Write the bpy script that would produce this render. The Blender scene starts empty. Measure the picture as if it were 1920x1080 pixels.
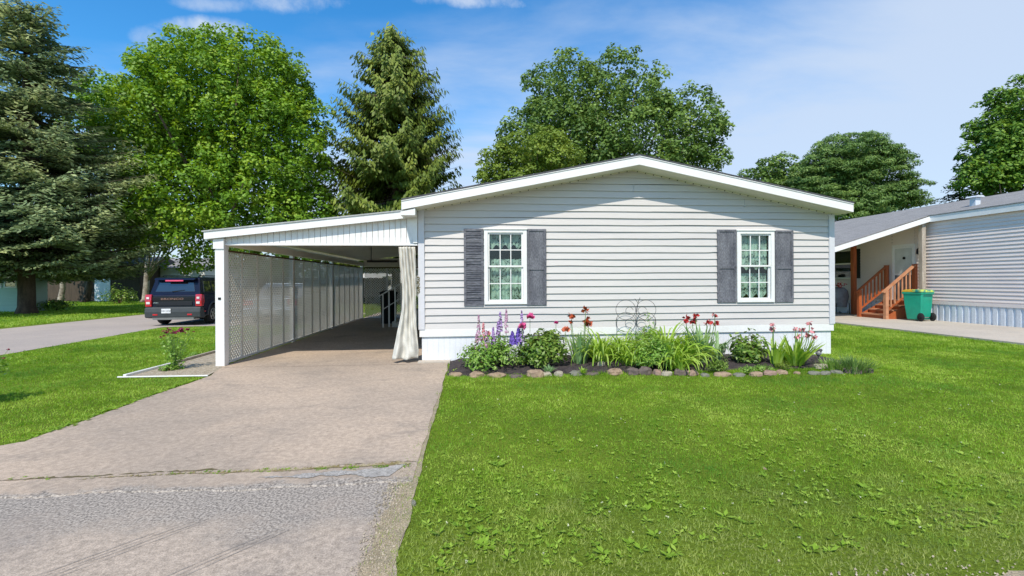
import bpy, math, random
import numpy as np
from mathutils import Vector, Matrix
PI = math.pi
random.seed(7)
S = bpy.context.scene
COL = S.collection
# ---------------------------------------------------------------- camera
CAM_H = 1.45; FPX = 870.0; YAW = math.atan(0.086); ROLL = 0.0055
cd = bpy.data.cameras.new('camera'); cam = bpy.data.objects.new('camera', cd); COL.objects.link(cam)
cd.sensor_width = 36; cd.lens = FPX/1920*36; cd.clip_start = 0.05; cd.clip_end = 3000; cd.shift_y = -0.00646
cam.matrix_world = Matrix.Translation((0, 0, CAM_H)) @ Matrix.Rotation(-YAW, 4, 'Z') @ Matrix.Rotation(PI/2, 4, 'X') @ Matrix.Rotation(-ROLL, 4, 'Z')
S.camera = cam
# ---------------------------------------------------------------- light
SUN = Vector((0.32, 1.0, -1.28)).normalized()
sd = bpy.data.lights.new('sun', 'SUN'); sun = bpy.data.objects.new('sun', sd); COL.objects.link(sun)
sd.energy = 4.6; sd.angle = math.radians(0.5); sd.color = (1, .925, .80)
sun.rotation_euler = SUN.to_track_quat('-Z', 'Y').to_euler(); sun.location = (-5, -10, 20)
W = bpy.data.worlds.new('World'); S.world = W; W.use_nodes = True
nt = W.node_tree; nt.nodes.clear()
def N(t, typ, **kw):
    n = t.nodes.new(typ)
    for k, v in kw.items():
        if k.startswith('i_'):
            key = k[2:]; key = int(key) if key.isdigit() else key
            n.inputs[key].default_value = v
        else: setattr(n, k, v)
    return n
L = lambda t, a, b: t.links.new(a, b)
def math_(t, op, a, b=None, clamp=False):
    n = t.nodes.new('ShaderNodeMath'); n.operation = op; n.use_clamp = clamp
    for i, v in enumerate((a, b)):
        if v is None: continue
        if isinstance(v, (int, float)): n.inputs[i].default_value = v
        else: t.links.new(v, n.inputs[i])
    return n.outputs[0]
def smooth_(t, v, a, b, lo=0.0, hi=1.0):
    n = t.nodes.new('ShaderNodeMapRange'); n.interpolation_type = 'SMOOTHSTEP'
    t.links.new(v, n.inputs[0]); n.inputs[1].default_value = a; n.inputs[2].default_value = b
    n.inputs[3].default_value = lo; n.inputs[4].default_value = hi
    return n.outputs[0]
sky = N(nt, 'ShaderNodeTexSky', sky_type='NISHITA', sun_disc=False, sun_elevation=math.asin(-SUN.z),
        sun_rotation=math.atan2(-SUN.x, -SUN.y), altitude=200, air_density=1.0, dust_density=0.3, ozone_density=4.0)
tc = N(nt, 'ShaderNodeTexCoord'); sp = N(nt, 'ShaderNodeSeparateXYZ'); L(nt, tc.outputs['Generated'], sp.inputs[0])
zz = math_(nt, 'ADD', math_(nt, 'MAXIMUM', sp.outputs[2], 0.0), 0.12)
cx = math_(nt, 'DIVIDE', sp.outputs[0], zz); cy = math_(nt, 'DIVIDE', sp.outputs[1], zz)
cv = N(nt, 'ShaderNodeCombineXYZ'); L(nt, cx, cv.inputs[0]); L(nt, cy, cv.inputs[1])
n1 = N(nt, 'ShaderNodeTexNoise', i_Scale=1.1, i_Detail=7.0, i_Roughness=.55, i_Distortion=.3)
mp = N(nt, 'ShaderNodeMapping'); mp.inputs['Location'].default_value = (3.1, 1.7, 0); mp.inputs['Scale'].default_value = (.8, 1.5, 1)
L(nt, cv.outputs[0], mp.inputs[0]); L(nt, mp.outputs[0], n1.inputs['Vector'])
puff = smooth_(nt, n1.outputs[0], .60, .72)
puff = math_(nt, 'MULTIPLY', puff, .55)
CT0, ST0 = math.cos(YAW), math.sin(YAW)
az = math_(nt, 'DIVIDE', sp.outputs[0], math_(nt, 'MAXIMUM', sp.outputs[1], 0.05))
vz = math_(nt, 'ADD', math_(nt, 'MULTIPLY', az, .16), math_(nt, 'MULTIPLY', math_(nt, 'SUBTRACT', n1.outputs[0], .5), .55))
vv = math_(nt, 'SUBTRACT', math_(nt, 'ADD', vz, .335), sp.outputs[2])     # veil thick low and to the right
veil = smooth_(nt, vv, -.16, .16, 0.0, .86)
el_ = math_(nt, 'DIVIDE', sp.outputs[2], math_(nt, 'MAXIMUM', sp.outputs[1], 0.05))
n2 = N(nt, 'ShaderNodeTexNoise', i_Scale=15.0, i_Detail=8.0, i_Roughness=.62); L(nt, tc.outputs['Generated'], n2.inputs['Vector'])
blobs = None
for px, py, w, h, s in ((375, 48, 75, 16, .95), (280, 62, 26, 16, .55), (545, 0, 85, 18, .9), (410, 4, 70, 12, .6), (875, -2, 80, 14, .95), (1310, 135, 130, 22, .45), (1880, 25, 150, 22, .4), (860, 200, 110, 40, .35)):
    u = (px-960)/FPX; v = (527.6-py)/FPX; d = (u*CT0+ST0, -u*ST0+CT0, v); a0, e0 = d[0]/d[1], d[2]/d[1]
    q = math_(nt, 'ADD', math_(nt, 'POWER', math_(nt, 'ABSOLUTE', math_(nt, 'DIVIDE', math_(nt, 'SUBTRACT', az, a0), w/FPX)), 2.0), math_(nt, 'POWER', math_(nt, 'ABSOLUTE', math_(nt, 'DIVIDE', math_(nt, 'SUBTRACT', el_, e0), h/FPX)), 2.0))
    q = math_(nt, 'ADD', q, math_(nt, 'MULTIPLY', math_(nt, 'SUBTRACT', n2.outputs[0], .5), 5.5)); m_ = smooth_(nt, q, 1.9, -1.2, 0.0, s)
    blobs = m_ if blobs is None else math_(nt, 'MAXIMUM', blobs, m_)
cl = math_(nt, 'MAXIMUM', math_(nt, 'MAXIMUM', math_(nt, 'MULTIPLY', puff, .6), veil), blobs)
hs = N(nt, 'ShaderNodeHueSaturation', i_Saturation=1.28, i_Value=1.0); L(nt, sky.outputs[0], hs.inputs['Color'])
tint = N(nt, 'ShaderNodeMix', data_type='RGBA', blend_type='MULTIPLY'); tint.inputs[0].default_value = 1
L(nt, hs.outputs[0], tint.inputs[6]); tint.inputs[7].default_value = (1.25, 1.60, 1.55, 1)
mx = N(nt, 'ShaderNodeMix', data_type='RGBA'); L(nt, cl, mx.inputs[0]); L(nt, tint.outputs[2], mx.inputs[6]); mx.inputs[7].default_value = (4.4, 5.1, 6.2, 1)
bg = N(nt, 'ShaderNodeBackground', i_Strength=0.14); L(nt, mx.outputs[2], bg.inputs[0])
wo = N(nt, 'ShaderNodeOutputWorld'); L(nt, bg.outputs[0], wo.inputs[0])
S.view_settings.view_transform = 'Standard'; S.view_settings.look = 'None'; S.view_settings.exposure = 0.1; S.view_settings.gamma = 1
S.cycles.max_bounces = 7; S.cycles.diffuse_bounces = 4; S.cycles.transparent_max_bounces = 12
S.cycles.use_denoising = True

# ---------------------------------------------------------------- pixel helpers (1920x1080 photo) giving true distances
CT, ST = math.cos(YAW), math.sin(YAW)
def ray(px, py):
    u = (px-960)/FPX; v = (527.6-.0055*(px-960)-py)/FPX
    return np.array([u*CT+ST, -u*ST+CT, v])
def P(px, py, zc): r = ray(px, py)*zc; return Vector((r[0], r[1], r[2]+CAM_H))
def G(px, py, z=0): r = ray(px, py); return P(px, py, (z-CAM_H)/r[2])
def onY(px, py, Y): r = ray(px, py); return P(px, py, Y/r[1])
def onX(px, py, X): r = ray(px, py); return P(px, py, X/r[0])

# ---------------------------------------------------------------- mesh helpers
class MB:
    def __init__(s): s.v = []; s.f = []; s.uv = None
    def add(s, vs, fs):
        n = len(s.v); s.v += [tuple(p) for p in vs]; s.f += [tuple(i+n for i in f) for f in fs]; return s
    def box(s, x0, x1, y0, y1, z0, z1):
        if x0 > x1: x0, x1 = x1, x0
        if y0 > y1: y0, y1 = y1, y0
        if z0 > z1: z0, z1 = z1, z0
        return s.add([(x0,y0,z0),(x1,y0,z0),(x1,y1,z0),(x0,y1,z0),(x0,y0,z1),(x1,y0,z1),(x1,y1,z1),(x0,y1,z1)],
                     [(0,3,2,1),(4,5,6,7),(0,1,5,4),(1,2,6,5),(2,3,7,6),(3,0,4,7)])
    def bar(s, a, b, w, h, up=(0,0,1)):
        a, b, up = Vector(a), Vector(b), Vector(up); d = (b-a).normalized(); x = d.cross(up).normalized(); z = x.cross(d)
        vs = [p + x*(sx*w/2) + z*(sz*h/2) for p in (a, b) for sx, sz in ((-1,-1),(1,-1),(1,1),(-1,1))]
        return s.add(vs, [(3,2,1,0),(4,5,6,7),(0,1,5,4),(1,2,6,5),(2,3,7,6),(3,0,4,7)])
    def tube(s, pts, r, n=6, cap=True):
        pts = [Vector(p) for p in pts]
        if not hasattr(r, '__len__'): r = [r]*len(pts)
        vs = []; fs = []
        for i, p in enumerate(pts):
            d = (pts[min(i+1, len(pts)-1)] - pts[max(i-1, 0)]).normalized()
            a = Vector((1,0,0)) if abs(d.x) < .8 else Vector((0,1,0))
            x = d.cross(a).normalized(); y = d.cross(x)
            for k in range(n):
                t = 2*PI*k/n; vs.append(p + x*(math.cos(t)*r[i]) + y*(math.sin(t)*r[i]))
        for i in range(len(pts)-1):
            for k in range(n): fs.append((i*n+k, i*n+(k+1)%n, (i+1)*n+(k+1)%n, (i+1)*n+k))
        if cap: fs.append(tuple(range(n))[::-1]); fs.append(tuple((len(pts)-1)*n+k for k in range(n)))
        return s.add(vs, fs)
    def prism(s, poly, axis, a, b):
        """poly = 2-D outline; extruded along axis from a to b"""
        def m(p, t): return {'x': (t, p[0], p[1]), 'y': (p[0], t, p[1]), 'z': (p[0], p[1], t)}[axis]
        n = len(poly)
        return s.add([m(p, a) for p in poly] + [m(p, b) for p in poly],
                     [tuple(range(n))[::-1], tuple(range(n, 2*n))] + [(i, (i+1) % n, n+(i+1) % n, n+i) for i in range(n)])
    def lathe(s, prof, c, n=16, axis='z'):
        vs = []; fs = []
        for r, h in prof:
            for k in range(n):
                t = 2*PI*k/n; a, b = r*math.cos(t), r*math.sin(t)
                o = {'z': (a, b, h), 'x': (h, a, b), 'y': (a, h, b)}[axis]
                vs.append((c[0]+o[0], c[1]+o[1], c[2]+o[2]))
        for i in range(len(prof)-1):
            for k in range(n): fs.append((i*n+k, i*n+(k+1)%n, (i+1)*n+(k+1)%n, (i+1)*n+k))
        fs.append(tuple(range(n))[::-1]); fs.append(tuple((len(prof)-1)*n+k for k in range(n)))
        return s.add(vs, fs)
    def build(s, name, m, parent=None, smooth=False, bevel=0, seg=2):
        vs = s.v
        if parent is not None:
            o = root_origin(parent); vs = [(a-o[0], b-o[1], c-o[2]) for a, b, c in vs]; org = None
        else:
            a = np.array(vs); org = ((a[:,0].min()+a[:,0].max())/2, (a[:,1].min()+a[:,1].max())/2, a[:,2].min())
            vs = [(p[0]-org[0], p[1]-org[1], p[2]-org[2]) for p in vs]
        me = bpy.data.meshes.new(name); me.from_pydata(vs, [], s.f); me.update()
        ob = bpy.data.objects.new(name, me); COL.objects.link(ob); me.materials.append(m)
        if parent is not None: ob.parent = parent
        else: ob.location = org
        fix_normals(me)
        if smooth:
            for p in me.polygons: p.use_smooth = True
        if bevel:
            b = ob.modifiers.new('bevel', 'BEVEL'); b.width = bevel; b.segments = seg; b.limit_method = 'ANGLE'; b.angle_limit = math.radians(35)
        return ob
import bmesh
def fix_normals(me):
    bm = bmesh.new(); bm.from_mesh(me); bmesh.ops.recalc_face_normals(bm, faces=bm.faces); bm.to_mesh(me); bm.free()
ORG = {}
def root_origin(o):
    return ORG.get(o.name, (0, 0, 0))
def tag(o, label=None, cat=None, group=None, kind=None):
    if label: o['label'] = label
    if cat: o['category'] = cat
    if group: o['group'] = group
    if kind: o['kind'] = kind
    return o
def thing(name, loc, label, cat, group=None):
    o = bpy.data.objects.new(name, None); COL.objects.link(o); o.location = loc; o.empty_display_size = .2
    ORG[o.name] = tuple(loc); return tag(o, label, cat, group)
def sub(o):      # lets a part carry sub-parts built in the same world coordinates
    ORG[o.name] = ORG[o.parent.name]; return o
def struct(mb, name, m): return tag(mb.build(name, m), kind='structure')
def npmesh(name, V, F, m, parent=None, tint=None, org=None):
    """V (n,3) float; F (k, c) int with constant c"""
    V = np.asarray(V, dtype=np.float64); o = None
    if parent is not None: o = np.array(root_origin(parent))
    else: o = np.array(org if org is not None else (V[:,0].mean(), V[:,1].mean(), V[:,2].min()))
    me = bpy.data.meshes.new(name); n = len(V); k, c = F.shape
    me.vertices.add(n); me.vertices.foreach_set('co', (V-o).astype(np.float32).ravel())
    me.loops.add(k*c); me.loops.foreach_set('vertex_index', F.astype(np.int32).ravel())
    me.polygons.add(k); me.polygons.foreach_set('loop_start', np.arange(0, k*c, c, dtype=np.int32))
    me.update(calc_edges=True)
    if tint is not None:
        a = me.attributes.new('tint', 'FLOAT', 'POINT'); a.data.foreach_set('value', tint.astype(np.float32))
    me.materials.append(m)
    ob = bpy.data.objects.new(name, me); COL.objects.link(ob)
    if parent is not None: ob.parent = parent
    else: ob.location = o
    return ob

# ---------------------------------------------------------------- materials
def mat(name, col, rough=.6, col2=None, scale=4, amt=.5, bump=0, bscale=60, spec=.4, metal=0, stretch=(1,1,1), fine=.12, fscale=None, coat=0):
    m = bpy.data.materials.new(name); m.use_nodes = True; t = m.node_tree; b = t.nodes['Principled BSDF']
    b.inputs['Roughness'].default_value = rough; b.inputs['Specular IOR Level'].default_value = spec; b.inputs['Metallic'].default_value = metal
    b.inputs['Coat Weight'].default_value = coat; b.inputs['Coat Roughness'].default_value = .03
    if col2 is None: col2 = tuple(c*.82 for c in col)
    tc = N(t, 'ShaderNodeTexCoord'); mp = N(t, 'ShaderNodeMapping'); mp.inputs['Scale'].default_value = stretch; L(t, tc.outputs['Object'], mp.inputs[0])
    n = N(t, 'ShaderNodeTexNoise', i_Scale=scale, i_Detail=6.0, i_Roughness=.6); L(t, mp.outputs[0], n.inputs['Vector'])
    r = smooth_(t, n.outputs[0], .5-.35*(1-amt)-.05, .5+.35*(1-amt)+.05)
    x = N(t, 'ShaderNodeMix', data_type='RGBA'); L(t, r, x.inputs[0]); x.inputs[6].default_value = (*col, 1); x.inputs[7].default_value = (*col2, 1)
    f = N(t, 'ShaderNodeTexNoise', i_Scale=fscale or scale*14, i_Detail=3.0); L(t, mp.outputs[0], f.inputs['Vector'])
    h = N(t, 'ShaderNodeHueSaturation'); L(t, x.outputs[2], h.inputs['Color'])
    L(t, smooth_(t, f.outputs[0], .25, .75, 1-fine, 1+fine), h.inputs['Value']); L(t, h.outputs[0], b.inputs['Base Color'])
    if bump:
        bn = N(t, 'ShaderNodeTexNoise', i_Scale=bscale, i_Detail=4.0); L(t, mp.outputs[0], bn.inputs['Vector'])
        bu = N(t, 'ShaderNodeBump', i_Strength=bump, i_Distance=.01); L(t, bn.outputs[0], bu.inputs['Height']); L(t, bu.outputs[0], b.inputs['Normal'])
    return m
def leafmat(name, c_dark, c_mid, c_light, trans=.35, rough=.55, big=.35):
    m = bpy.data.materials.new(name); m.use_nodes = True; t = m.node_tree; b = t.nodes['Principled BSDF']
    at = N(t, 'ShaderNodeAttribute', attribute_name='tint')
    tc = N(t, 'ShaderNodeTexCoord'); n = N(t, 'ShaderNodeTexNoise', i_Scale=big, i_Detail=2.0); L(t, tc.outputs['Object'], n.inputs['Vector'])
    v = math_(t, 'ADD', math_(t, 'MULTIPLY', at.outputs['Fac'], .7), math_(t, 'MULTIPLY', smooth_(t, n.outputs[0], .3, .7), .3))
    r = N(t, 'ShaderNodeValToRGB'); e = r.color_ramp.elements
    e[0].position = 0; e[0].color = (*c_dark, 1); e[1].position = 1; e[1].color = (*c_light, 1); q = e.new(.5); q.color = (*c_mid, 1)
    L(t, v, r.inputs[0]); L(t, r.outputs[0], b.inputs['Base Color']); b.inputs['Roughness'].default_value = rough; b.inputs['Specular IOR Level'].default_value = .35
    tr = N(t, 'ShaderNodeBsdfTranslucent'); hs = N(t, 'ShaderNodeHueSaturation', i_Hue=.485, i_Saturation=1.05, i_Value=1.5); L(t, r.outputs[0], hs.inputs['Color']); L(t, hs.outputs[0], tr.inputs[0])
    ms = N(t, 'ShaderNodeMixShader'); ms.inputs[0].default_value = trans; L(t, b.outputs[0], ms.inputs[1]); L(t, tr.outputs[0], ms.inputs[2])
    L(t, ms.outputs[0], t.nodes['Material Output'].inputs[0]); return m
def glassmat(name, tint=(.74,.82,.78), refl=.015, rough=.02):
    m = bpy.data.materials.new(name); m.use_nodes = True; t = m.node_tree; t.nodes.remove(t.nodes['Principled BSDF'])
    tr = N(t, 'ShaderNodeBsdfTransparent'); tr.inputs[0].default_value = (*tint, 1); gl = N(t, 'ShaderNodeBsdfGlossy', i_Roughness=rough)
    fr = N(t, 'ShaderNodeLayerWeight', i_Blend=.5); ms = N(t, 'ShaderNodeMixShader'); L(t, math_(t, 'ADD', math_(t, 'MULTIPLY', math_(t, 'POWER', fr.outputs['Facing'], 5.0), .8), refl+.04, True), ms.inputs[0])
    L(t, tr.outputs[0], ms.inputs[1]); L(t, gl.outputs[0], ms.inputs[2]); L(t, ms.outputs[0], t.nodes['Material Output'].inputs[0]); return m
def lacemat(name):
    m = bpy.data.materials.new(name); m.use_nodes = True; t = m.node_tree; b = t.nodes['Principled BSDF']
    b.inputs['Base Color'].default_value = (.86, .88, .85, 1); b.inputs['Roughness'].default_value = .9
    tc = N(t, 'ShaderNodeTexCoord'); n = N(t, 'ShaderNodeTexVoronoi', i_Scale=24.0); L(t, tc.outputs['Object'], n.inputs['Vector'])
    n2 = N(t, 'ShaderNodeTexNoise', i_Scale=9.0, i_Detail=3.0); L(t, tc.outputs['Object'], n2.inputs['Vector'])
    a = math_(t, 'MAXIMUM', smooth_(t, n.outputs['Distance'], .30, .50, .22, .70), smooth_(t, n2.outputs[0], .46, .52, 0, 1.0))
    L(t, a, b.inputs['Alpha']); return m
M = {}
M['siding'] = mat('white_vinyl_siding', (.56,.53,.51), .45, (.51,.485,.475), 1.2, .45, .04, 30, fine=.04, stretch=(.4,1,6))
M['trim'] = mat('white_painted_trim', (.78,.775,.77), .45, (.70,.69,.67), 2, .3, fine=.03)
M['cream'] = mat('cream_soffit', (.78,.75,.66), .6, (.70,.67,.57), 2, .3, fine=.04)
M['ceiling'] = mat('carport_ceiling_panel', (.82,.79,.70), .6, (.74,.71,.61), 1.2, .4, fine=.03)
M['skirt'] = mat('white_skirting', (.74,.75,.78), .5, (.64,.65,.67), 3, .35, fine=.04)
M['lattice'] = mat('white_lattice', (.84,.82,.77), .6, (.72,.69,.62), 3, .4, fine=.05)
M['shingle_d'] = mat('dark_roof_edge', (.09,.09,.095), .9, (.05,.05,.055), 8, .5, .4, 90, fine=.3)
def glow(m, f, c):     # thin white vinyl lets some daylight through
    t = m.node_tree; tr = N(t, 'ShaderNodeBsdfTranslucent'); tr.inputs[0].default_value = (*c, 1); ms = N(t, 'ShaderNodeMixShader'); ms.inputs[0].default_value = f
    L(t, t.nodes['Principled BSDF'].outputs[0], ms.inputs[1]); L(t, tr.outputs[0], ms.inputs[2]); L(t, ms.outputs[0], t.nodes['Material Output'].inputs[0])
glow(M['lattice'], .38, (.85, .82, .76))
M['metalroof'] = mat('grey_metal_roof', (.42,.43,.43), .5, (.30,.31,.30), 2, .4)
M['shutter'] = mat('weathered_grey_shutter', (.085,.087,.105), .8, (.16,.163,.185), 5, .6, .5, 40, fine=.4, fscale=70, stretch=(1,1,.35))
M['shutter_h'] = mat('weathered_slatted_shutter', (.075,.077,.095), .8, (.15,.153,.175), 5, .6, .5, 40, fine=.35, fscale=45, stretch=(.3,1,1.4))
M['dark'] = mat('dark_interior', (.012,.014,.014), .9)  # near-black: the darkness of the unlit rooms is put into the colour
M['glass'] = glassmat('window_glass')
M['lace'] = lacemat('lace_curtain')
M['brass'] = mat('tarnished_brass', (.24,.19,.08), .4, (.10,.08,.04), 30, .5, metal=.7)
M['tarp'] = mat('cream_canvas', (.62,.60,.54), .75, (.50,.48,.43), 5, .4, .25, 25, fine=.06)
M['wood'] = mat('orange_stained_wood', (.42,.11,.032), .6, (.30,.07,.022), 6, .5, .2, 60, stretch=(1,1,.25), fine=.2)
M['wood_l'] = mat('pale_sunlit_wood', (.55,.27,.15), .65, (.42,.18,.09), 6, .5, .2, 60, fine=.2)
M['rawwood'] = mat('unpainted_post_wood', (.46,.40,.33), .75, (.30,.25,.20), 7, .5, .2, 60, stretch=(1,1,.2), fine=.2)
M['nsiding'] = mat('lilac_grey_siding', (.74,.66,.62), .5, (.68,.60,.575), 1.2, .3, fine=.02)
M['nskirt'] = mat('ribbed_metal_skirting', (.66,.70,.76), .4, (.58,.62,.68), 3, .4, metal=.1)
M['nroof'] = mat('grey_shingles', (.27,.262,.26), .95, (.19,.185,.185), 5, .5, .6, 50, fine=.35, fscale=60, stretch=(2.2,.4,1))
M['bin'] = mat('green_bin_plastic', (.010,.33,.21), .38, (.008,.26,.165), 3, .4, fine=.04, spec=.5)
M['yellow'] = mat('yellow_lid_plastic', (.75,.46,.04), .45, (.60,.36,.04), 3, .4)
M['rubber'] = mat('black_rubber', (.018,.018,.018), .8, spec=.3)
M['black'] = mat('black_plastic', (.012,.012,.014), .5, spec=.22)
M['bark'] = mat('grey_brown_bark', (.13,.095,.07), .95, (.06,.045,.035), 5, .6, .9, 18, stretch=(1,1,.25), fine=.3)
M['palebark'] = mat('pale_bark', (.42,.38,.32), .9, (.16,.13,.10), 3, .6, .6, 18, fine=.3)
M['twig'] = mat('brown_twig', (.12,.075,.04), .9)
M['mulch'] = mat('dark_mulch', (.055,.043,.042), 1, (.025,.02,.021), 12, .6, 1, 45, fine=.5, fscale=120)
M['soil'] = mat('sandy_soil', (.36,.29,.20), 1, (.22,.19,.12), 9, .55, .8, 60, fine=.4, fscale=120)
M['gravel'] = mat('pale_gravel', (.42,.36,.28), 1, (.25,.21,.15), 14, .6, 1, 60, fine=.5, fscale=90)
M['chrome'] = mat('chrome', (.7,.7,.7), .15, metal=1)
M['silverrim'] = mat('silver_wheel', (.5,.51,.5), .3, metal=.7)

def concrete_mat(name, c1, c2, c3, spots=.5, agg=.15, ascale=160, worn=False):
    m = bpy.data.materials.new(name); m.use_nodes = True; t = m.node_tree; b = t.nodes['Principled BSDF']; b.inputs['Roughness'].default_value = .9; b.inputs['Specular IOR Level'].default_value = .25
    tc = N(t, 'ShaderNodeTexCoord')
    a = N(t, 'ShaderNodeTexNoise', i_Scale=.55, i_Detail=5.0, i_Roughness=.6); L(t, tc.outputs['Object'], a.inputs['Vector'])
    mp = N(t, 'ShaderNodeMapping'); mp.inputs['Scale'].default_value = (.7, 1.25, 1); L(t, tc.outputs['Object'], mp.inputs[0])
    a2 = N(t, 'ShaderNodeTexNoise', i_Scale=1.6, i_Detail=6.0, i_Roughness=.65); L(t, mp.outputs[0], a2.inputs['Vector'])
    x = N(t, 'ShaderNodeMix', data_type='RGBA'); L(t, smooth_(t, a.outputs[0], .35, .62), x.inputs[0]); x.inputs[6].default_value = (*c1, 1); x.inputs[7].default_value = (*c2, 1)
    y = N(t, 'ShaderNodeMix', data_type='RGBA'); L(t, smooth_(t, a2.outputs[0], .52, .70, 0, spots), y.inputs[0]); L(t, x.outputs[2], y.inputs[6]); y.inputs[7].default_value = (*c3, 1)
    f = N(t, 'ShaderNodeTexNoise', i_Scale=ascale, i_Detail=3.0, i_Roughness=.7); L(t, tc.outputs['Object'], f.inputs['Vector'])
    g = N(t, 'ShaderNodeTexNoise', i_Scale=22.0, i_Detail=6.0, i_Roughness=.75); L(t, tc.outputs['Object'], g.inputs['Vector'])
    s = math_(t, 'MULTIPLY', smooth_(t, f.outputs[0], .3, .7, 1-agg, 1+agg), smooth_(t, g.outputs[0], .3, .7, 1-agg*1.1, 1+agg*.8))
    vo = N(t, 'ShaderNodeTexVoronoi', i_Scale=5.0); L(t, tc.outputs['Object'], vo.inputs['Vector'])
    s = math_(t, 'MULTIPLY', s, smooth_(t, vo.outputs['Distance'], .02, .07, .6, 1.0))
    h = N(t, 'ShaderNodeHueSaturation'); L(t, y.outputs[2], h.inputs['Color']); L(t, s, h.inputs['Value']); L(t, h.outputs[0], b.inputs['Base Color'])
    bu = N(t, 'ShaderNodeBump', i_Strength=.5, i_Distance=.006); L(t, f.outputs[0], bu.inputs['Height']); L(t, bu.outputs[0], b.inputs['Normal'])
    if worn == 2:   # the slab end frays into the road's aggregate
        ge = N(t, 'ShaderNodeNewGeometry'); se = N(t, 'ShaderNodeSeparateXYZ'); L(t, ge.outputs['Position'], se.inputs[0])
        nz = N(t, 'ShaderNodeTexNoise', i_Scale=3.5, i_Detail=8.0, i_Roughness=.7); L(t, ge.outputs['Position'], nz.inputs['Vector'])
        mk = smooth_(t, math_(t, 'ADD', math_(t, 'ADD', se.outputs[1], math_(t, 'MULTIPLY', se.outputs[0], -.012)), math_(t, 'MULTIPLY', math_(t, 'SUBTRACT', nz.outputs[0], .5), .5)), 3.54, 3.44, 0, .95)
        vo2 = N(t, 'ShaderNodeTexNoise', i_Scale=60.0, i_Detail=4.0, i_Roughness=.75); L(t, tc.outputs['Object'], vo2.inputs['Vector'])
        ag = N(t, 'ShaderNodeMix', data_type='RGBA'); L(t, smooth_(t, vo2.outputs[0], .38, .62), ag.inputs[0]); ag.inputs[6].default_value = (.115, .10, .088, 1); ag.inputs[7].default_value = (.45, .395, .34, 1)
        fx = N(t, 'ShaderNodeMix', data_type='RGBA'); L(t, mk, fx.inputs[0]); L(t, h.outputs[0], fx.inputs[6]); L(t, ag.outputs[2], fx.inputs[7]); L(t, fx.outputs[2], b.inputs['Base Color'])
    if worn is True:        # coarser dark aggregate laid bare beside the driveway joint
        ge = N(t, 'ShaderNodeNewGeometry'); se = N(t, 'ShaderNodeSeparateXYZ'); L(t, ge.outputs['Position'], se.inputs[0])
        nz = N(t, 'ShaderNodeTexNoise', i_Scale=1.3, i_Detail=7.0, i_Roughness=.62); L(t, ge.outputs['Position'], nz.inputs['Vector'])
        yy = math_(t, 'ADD', math_(t, 'ADD', se.outputs[1], math_(t, 'MULTIPLY', se.outputs[0], -.02)), math_(t, 'MULTIPLY', math_(t, 'SUBTRACT', nz.outputs[0], .5), 1.5))
        mk = smooth_(t, yy, 2.75, 3.2, 0, .9)
        vo2 = N(t, 'ShaderNodeTexNoise', i_Scale=60.0, i_Detail=4.0, i_Roughness=.75); L(t, tc.outputs['Object'], vo2.inputs['Vector'])
        ag = N(t, 'ShaderNodeMix', data_type='RGBA'); L(t, smooth_(t, vo2.outputs[0], .38, .62), ag.inputs[0]); ag.inputs[6].default_value = (.115, .10, .088, 1); ag.inputs[7].default_value = (.45, .395, .34, 1)
        fx = N(t, 'ShaderNodeMix', data_type='RGBA'); L(t, mk, fx.inputs[0]); L(t, h.outputs[0], fx.inputs[6]); L(t, ag.outputs[2], fx.inputs[7]); L(t, fx.outputs[2], b.inputs['Base Color'])
    return m
M['concrete'] = concrete_mat('driveway_concrete', (.45,.352,.27), (.36,.29,.23), (.27,.225,.185), .75, .2, 160, 2)
M['asphalt'] = concrete_mat('worn_asphalt', (.23,.20,.18), (.40,.325,.26), (.17,.155,.145), .6, .26, 110, True)
M['street2'] = concrete_mat('side_street_asphalt', (.40,.34,.30), (.36,.31,.28), (.28,.25,.23), .4, .12)
M['slab'] = concrete_mat('pale_concrete', (.50,.44,.37), (.44,.39,.33), (.34,.31,.27), .4, .1)
M['patch'] = concrete_mat('grey_patch', (.36,.335,.305), (.30,.28,.26), (.25,.235,.22), .5, .3, 90)

def lawn_mat():
    m = bpy.data.materials.new('lawn_ground'); m.use_nodes = True; t = m.node_tree; b = t.nodes['Principled BSDF']; b.inputs['Roughness'].default_value = 1; b.inputs['Specular IOR Level'].default_value = .1
    tc = N(t, 'ShaderNodeTexCoord')
    a = N(t, 'ShaderNodeTexNoise', i_Scale=.8, i_Detail=6.0); L(t, tc.outputs['Object'], a.inputs['Vector'])
    f = N(t, 'ShaderNodeTexNoise', i_Scale=40.0, i_Detail=5.0, i_Roughness=.7); L(t, tc.outputs['Object'], f.inputs['Vector'])
    x = N(t, 'ShaderNodeMix', data_type='RGBA'); L(t, smooth_(t, a.outputs[0], .3, .7), x.inputs[0]); x.inputs[6].default_value = (.11,.165,.016,1); x.inputs[7].default_value = (.15,.21,.022,1)
    h = N(t, 'ShaderNodeHueSaturation'); L(t, x.outputs[2], h.inputs['Color']); L(t, smooth_(t, f.outputs[0], .3, .7, .55, 1.25), h.inputs['Value']); L(t, h.outputs[0], b.inputs['Base Color'])
    bu = N(t, 'ShaderNodeBump', i_Strength=.8, i_Distance=.03); L(t, f.outputs[0], bu.inputs['Height']); L(t, bu.outputs[0], b.inputs['Normal'])
    return m
M['lawn'] = lawn_mat()
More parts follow.
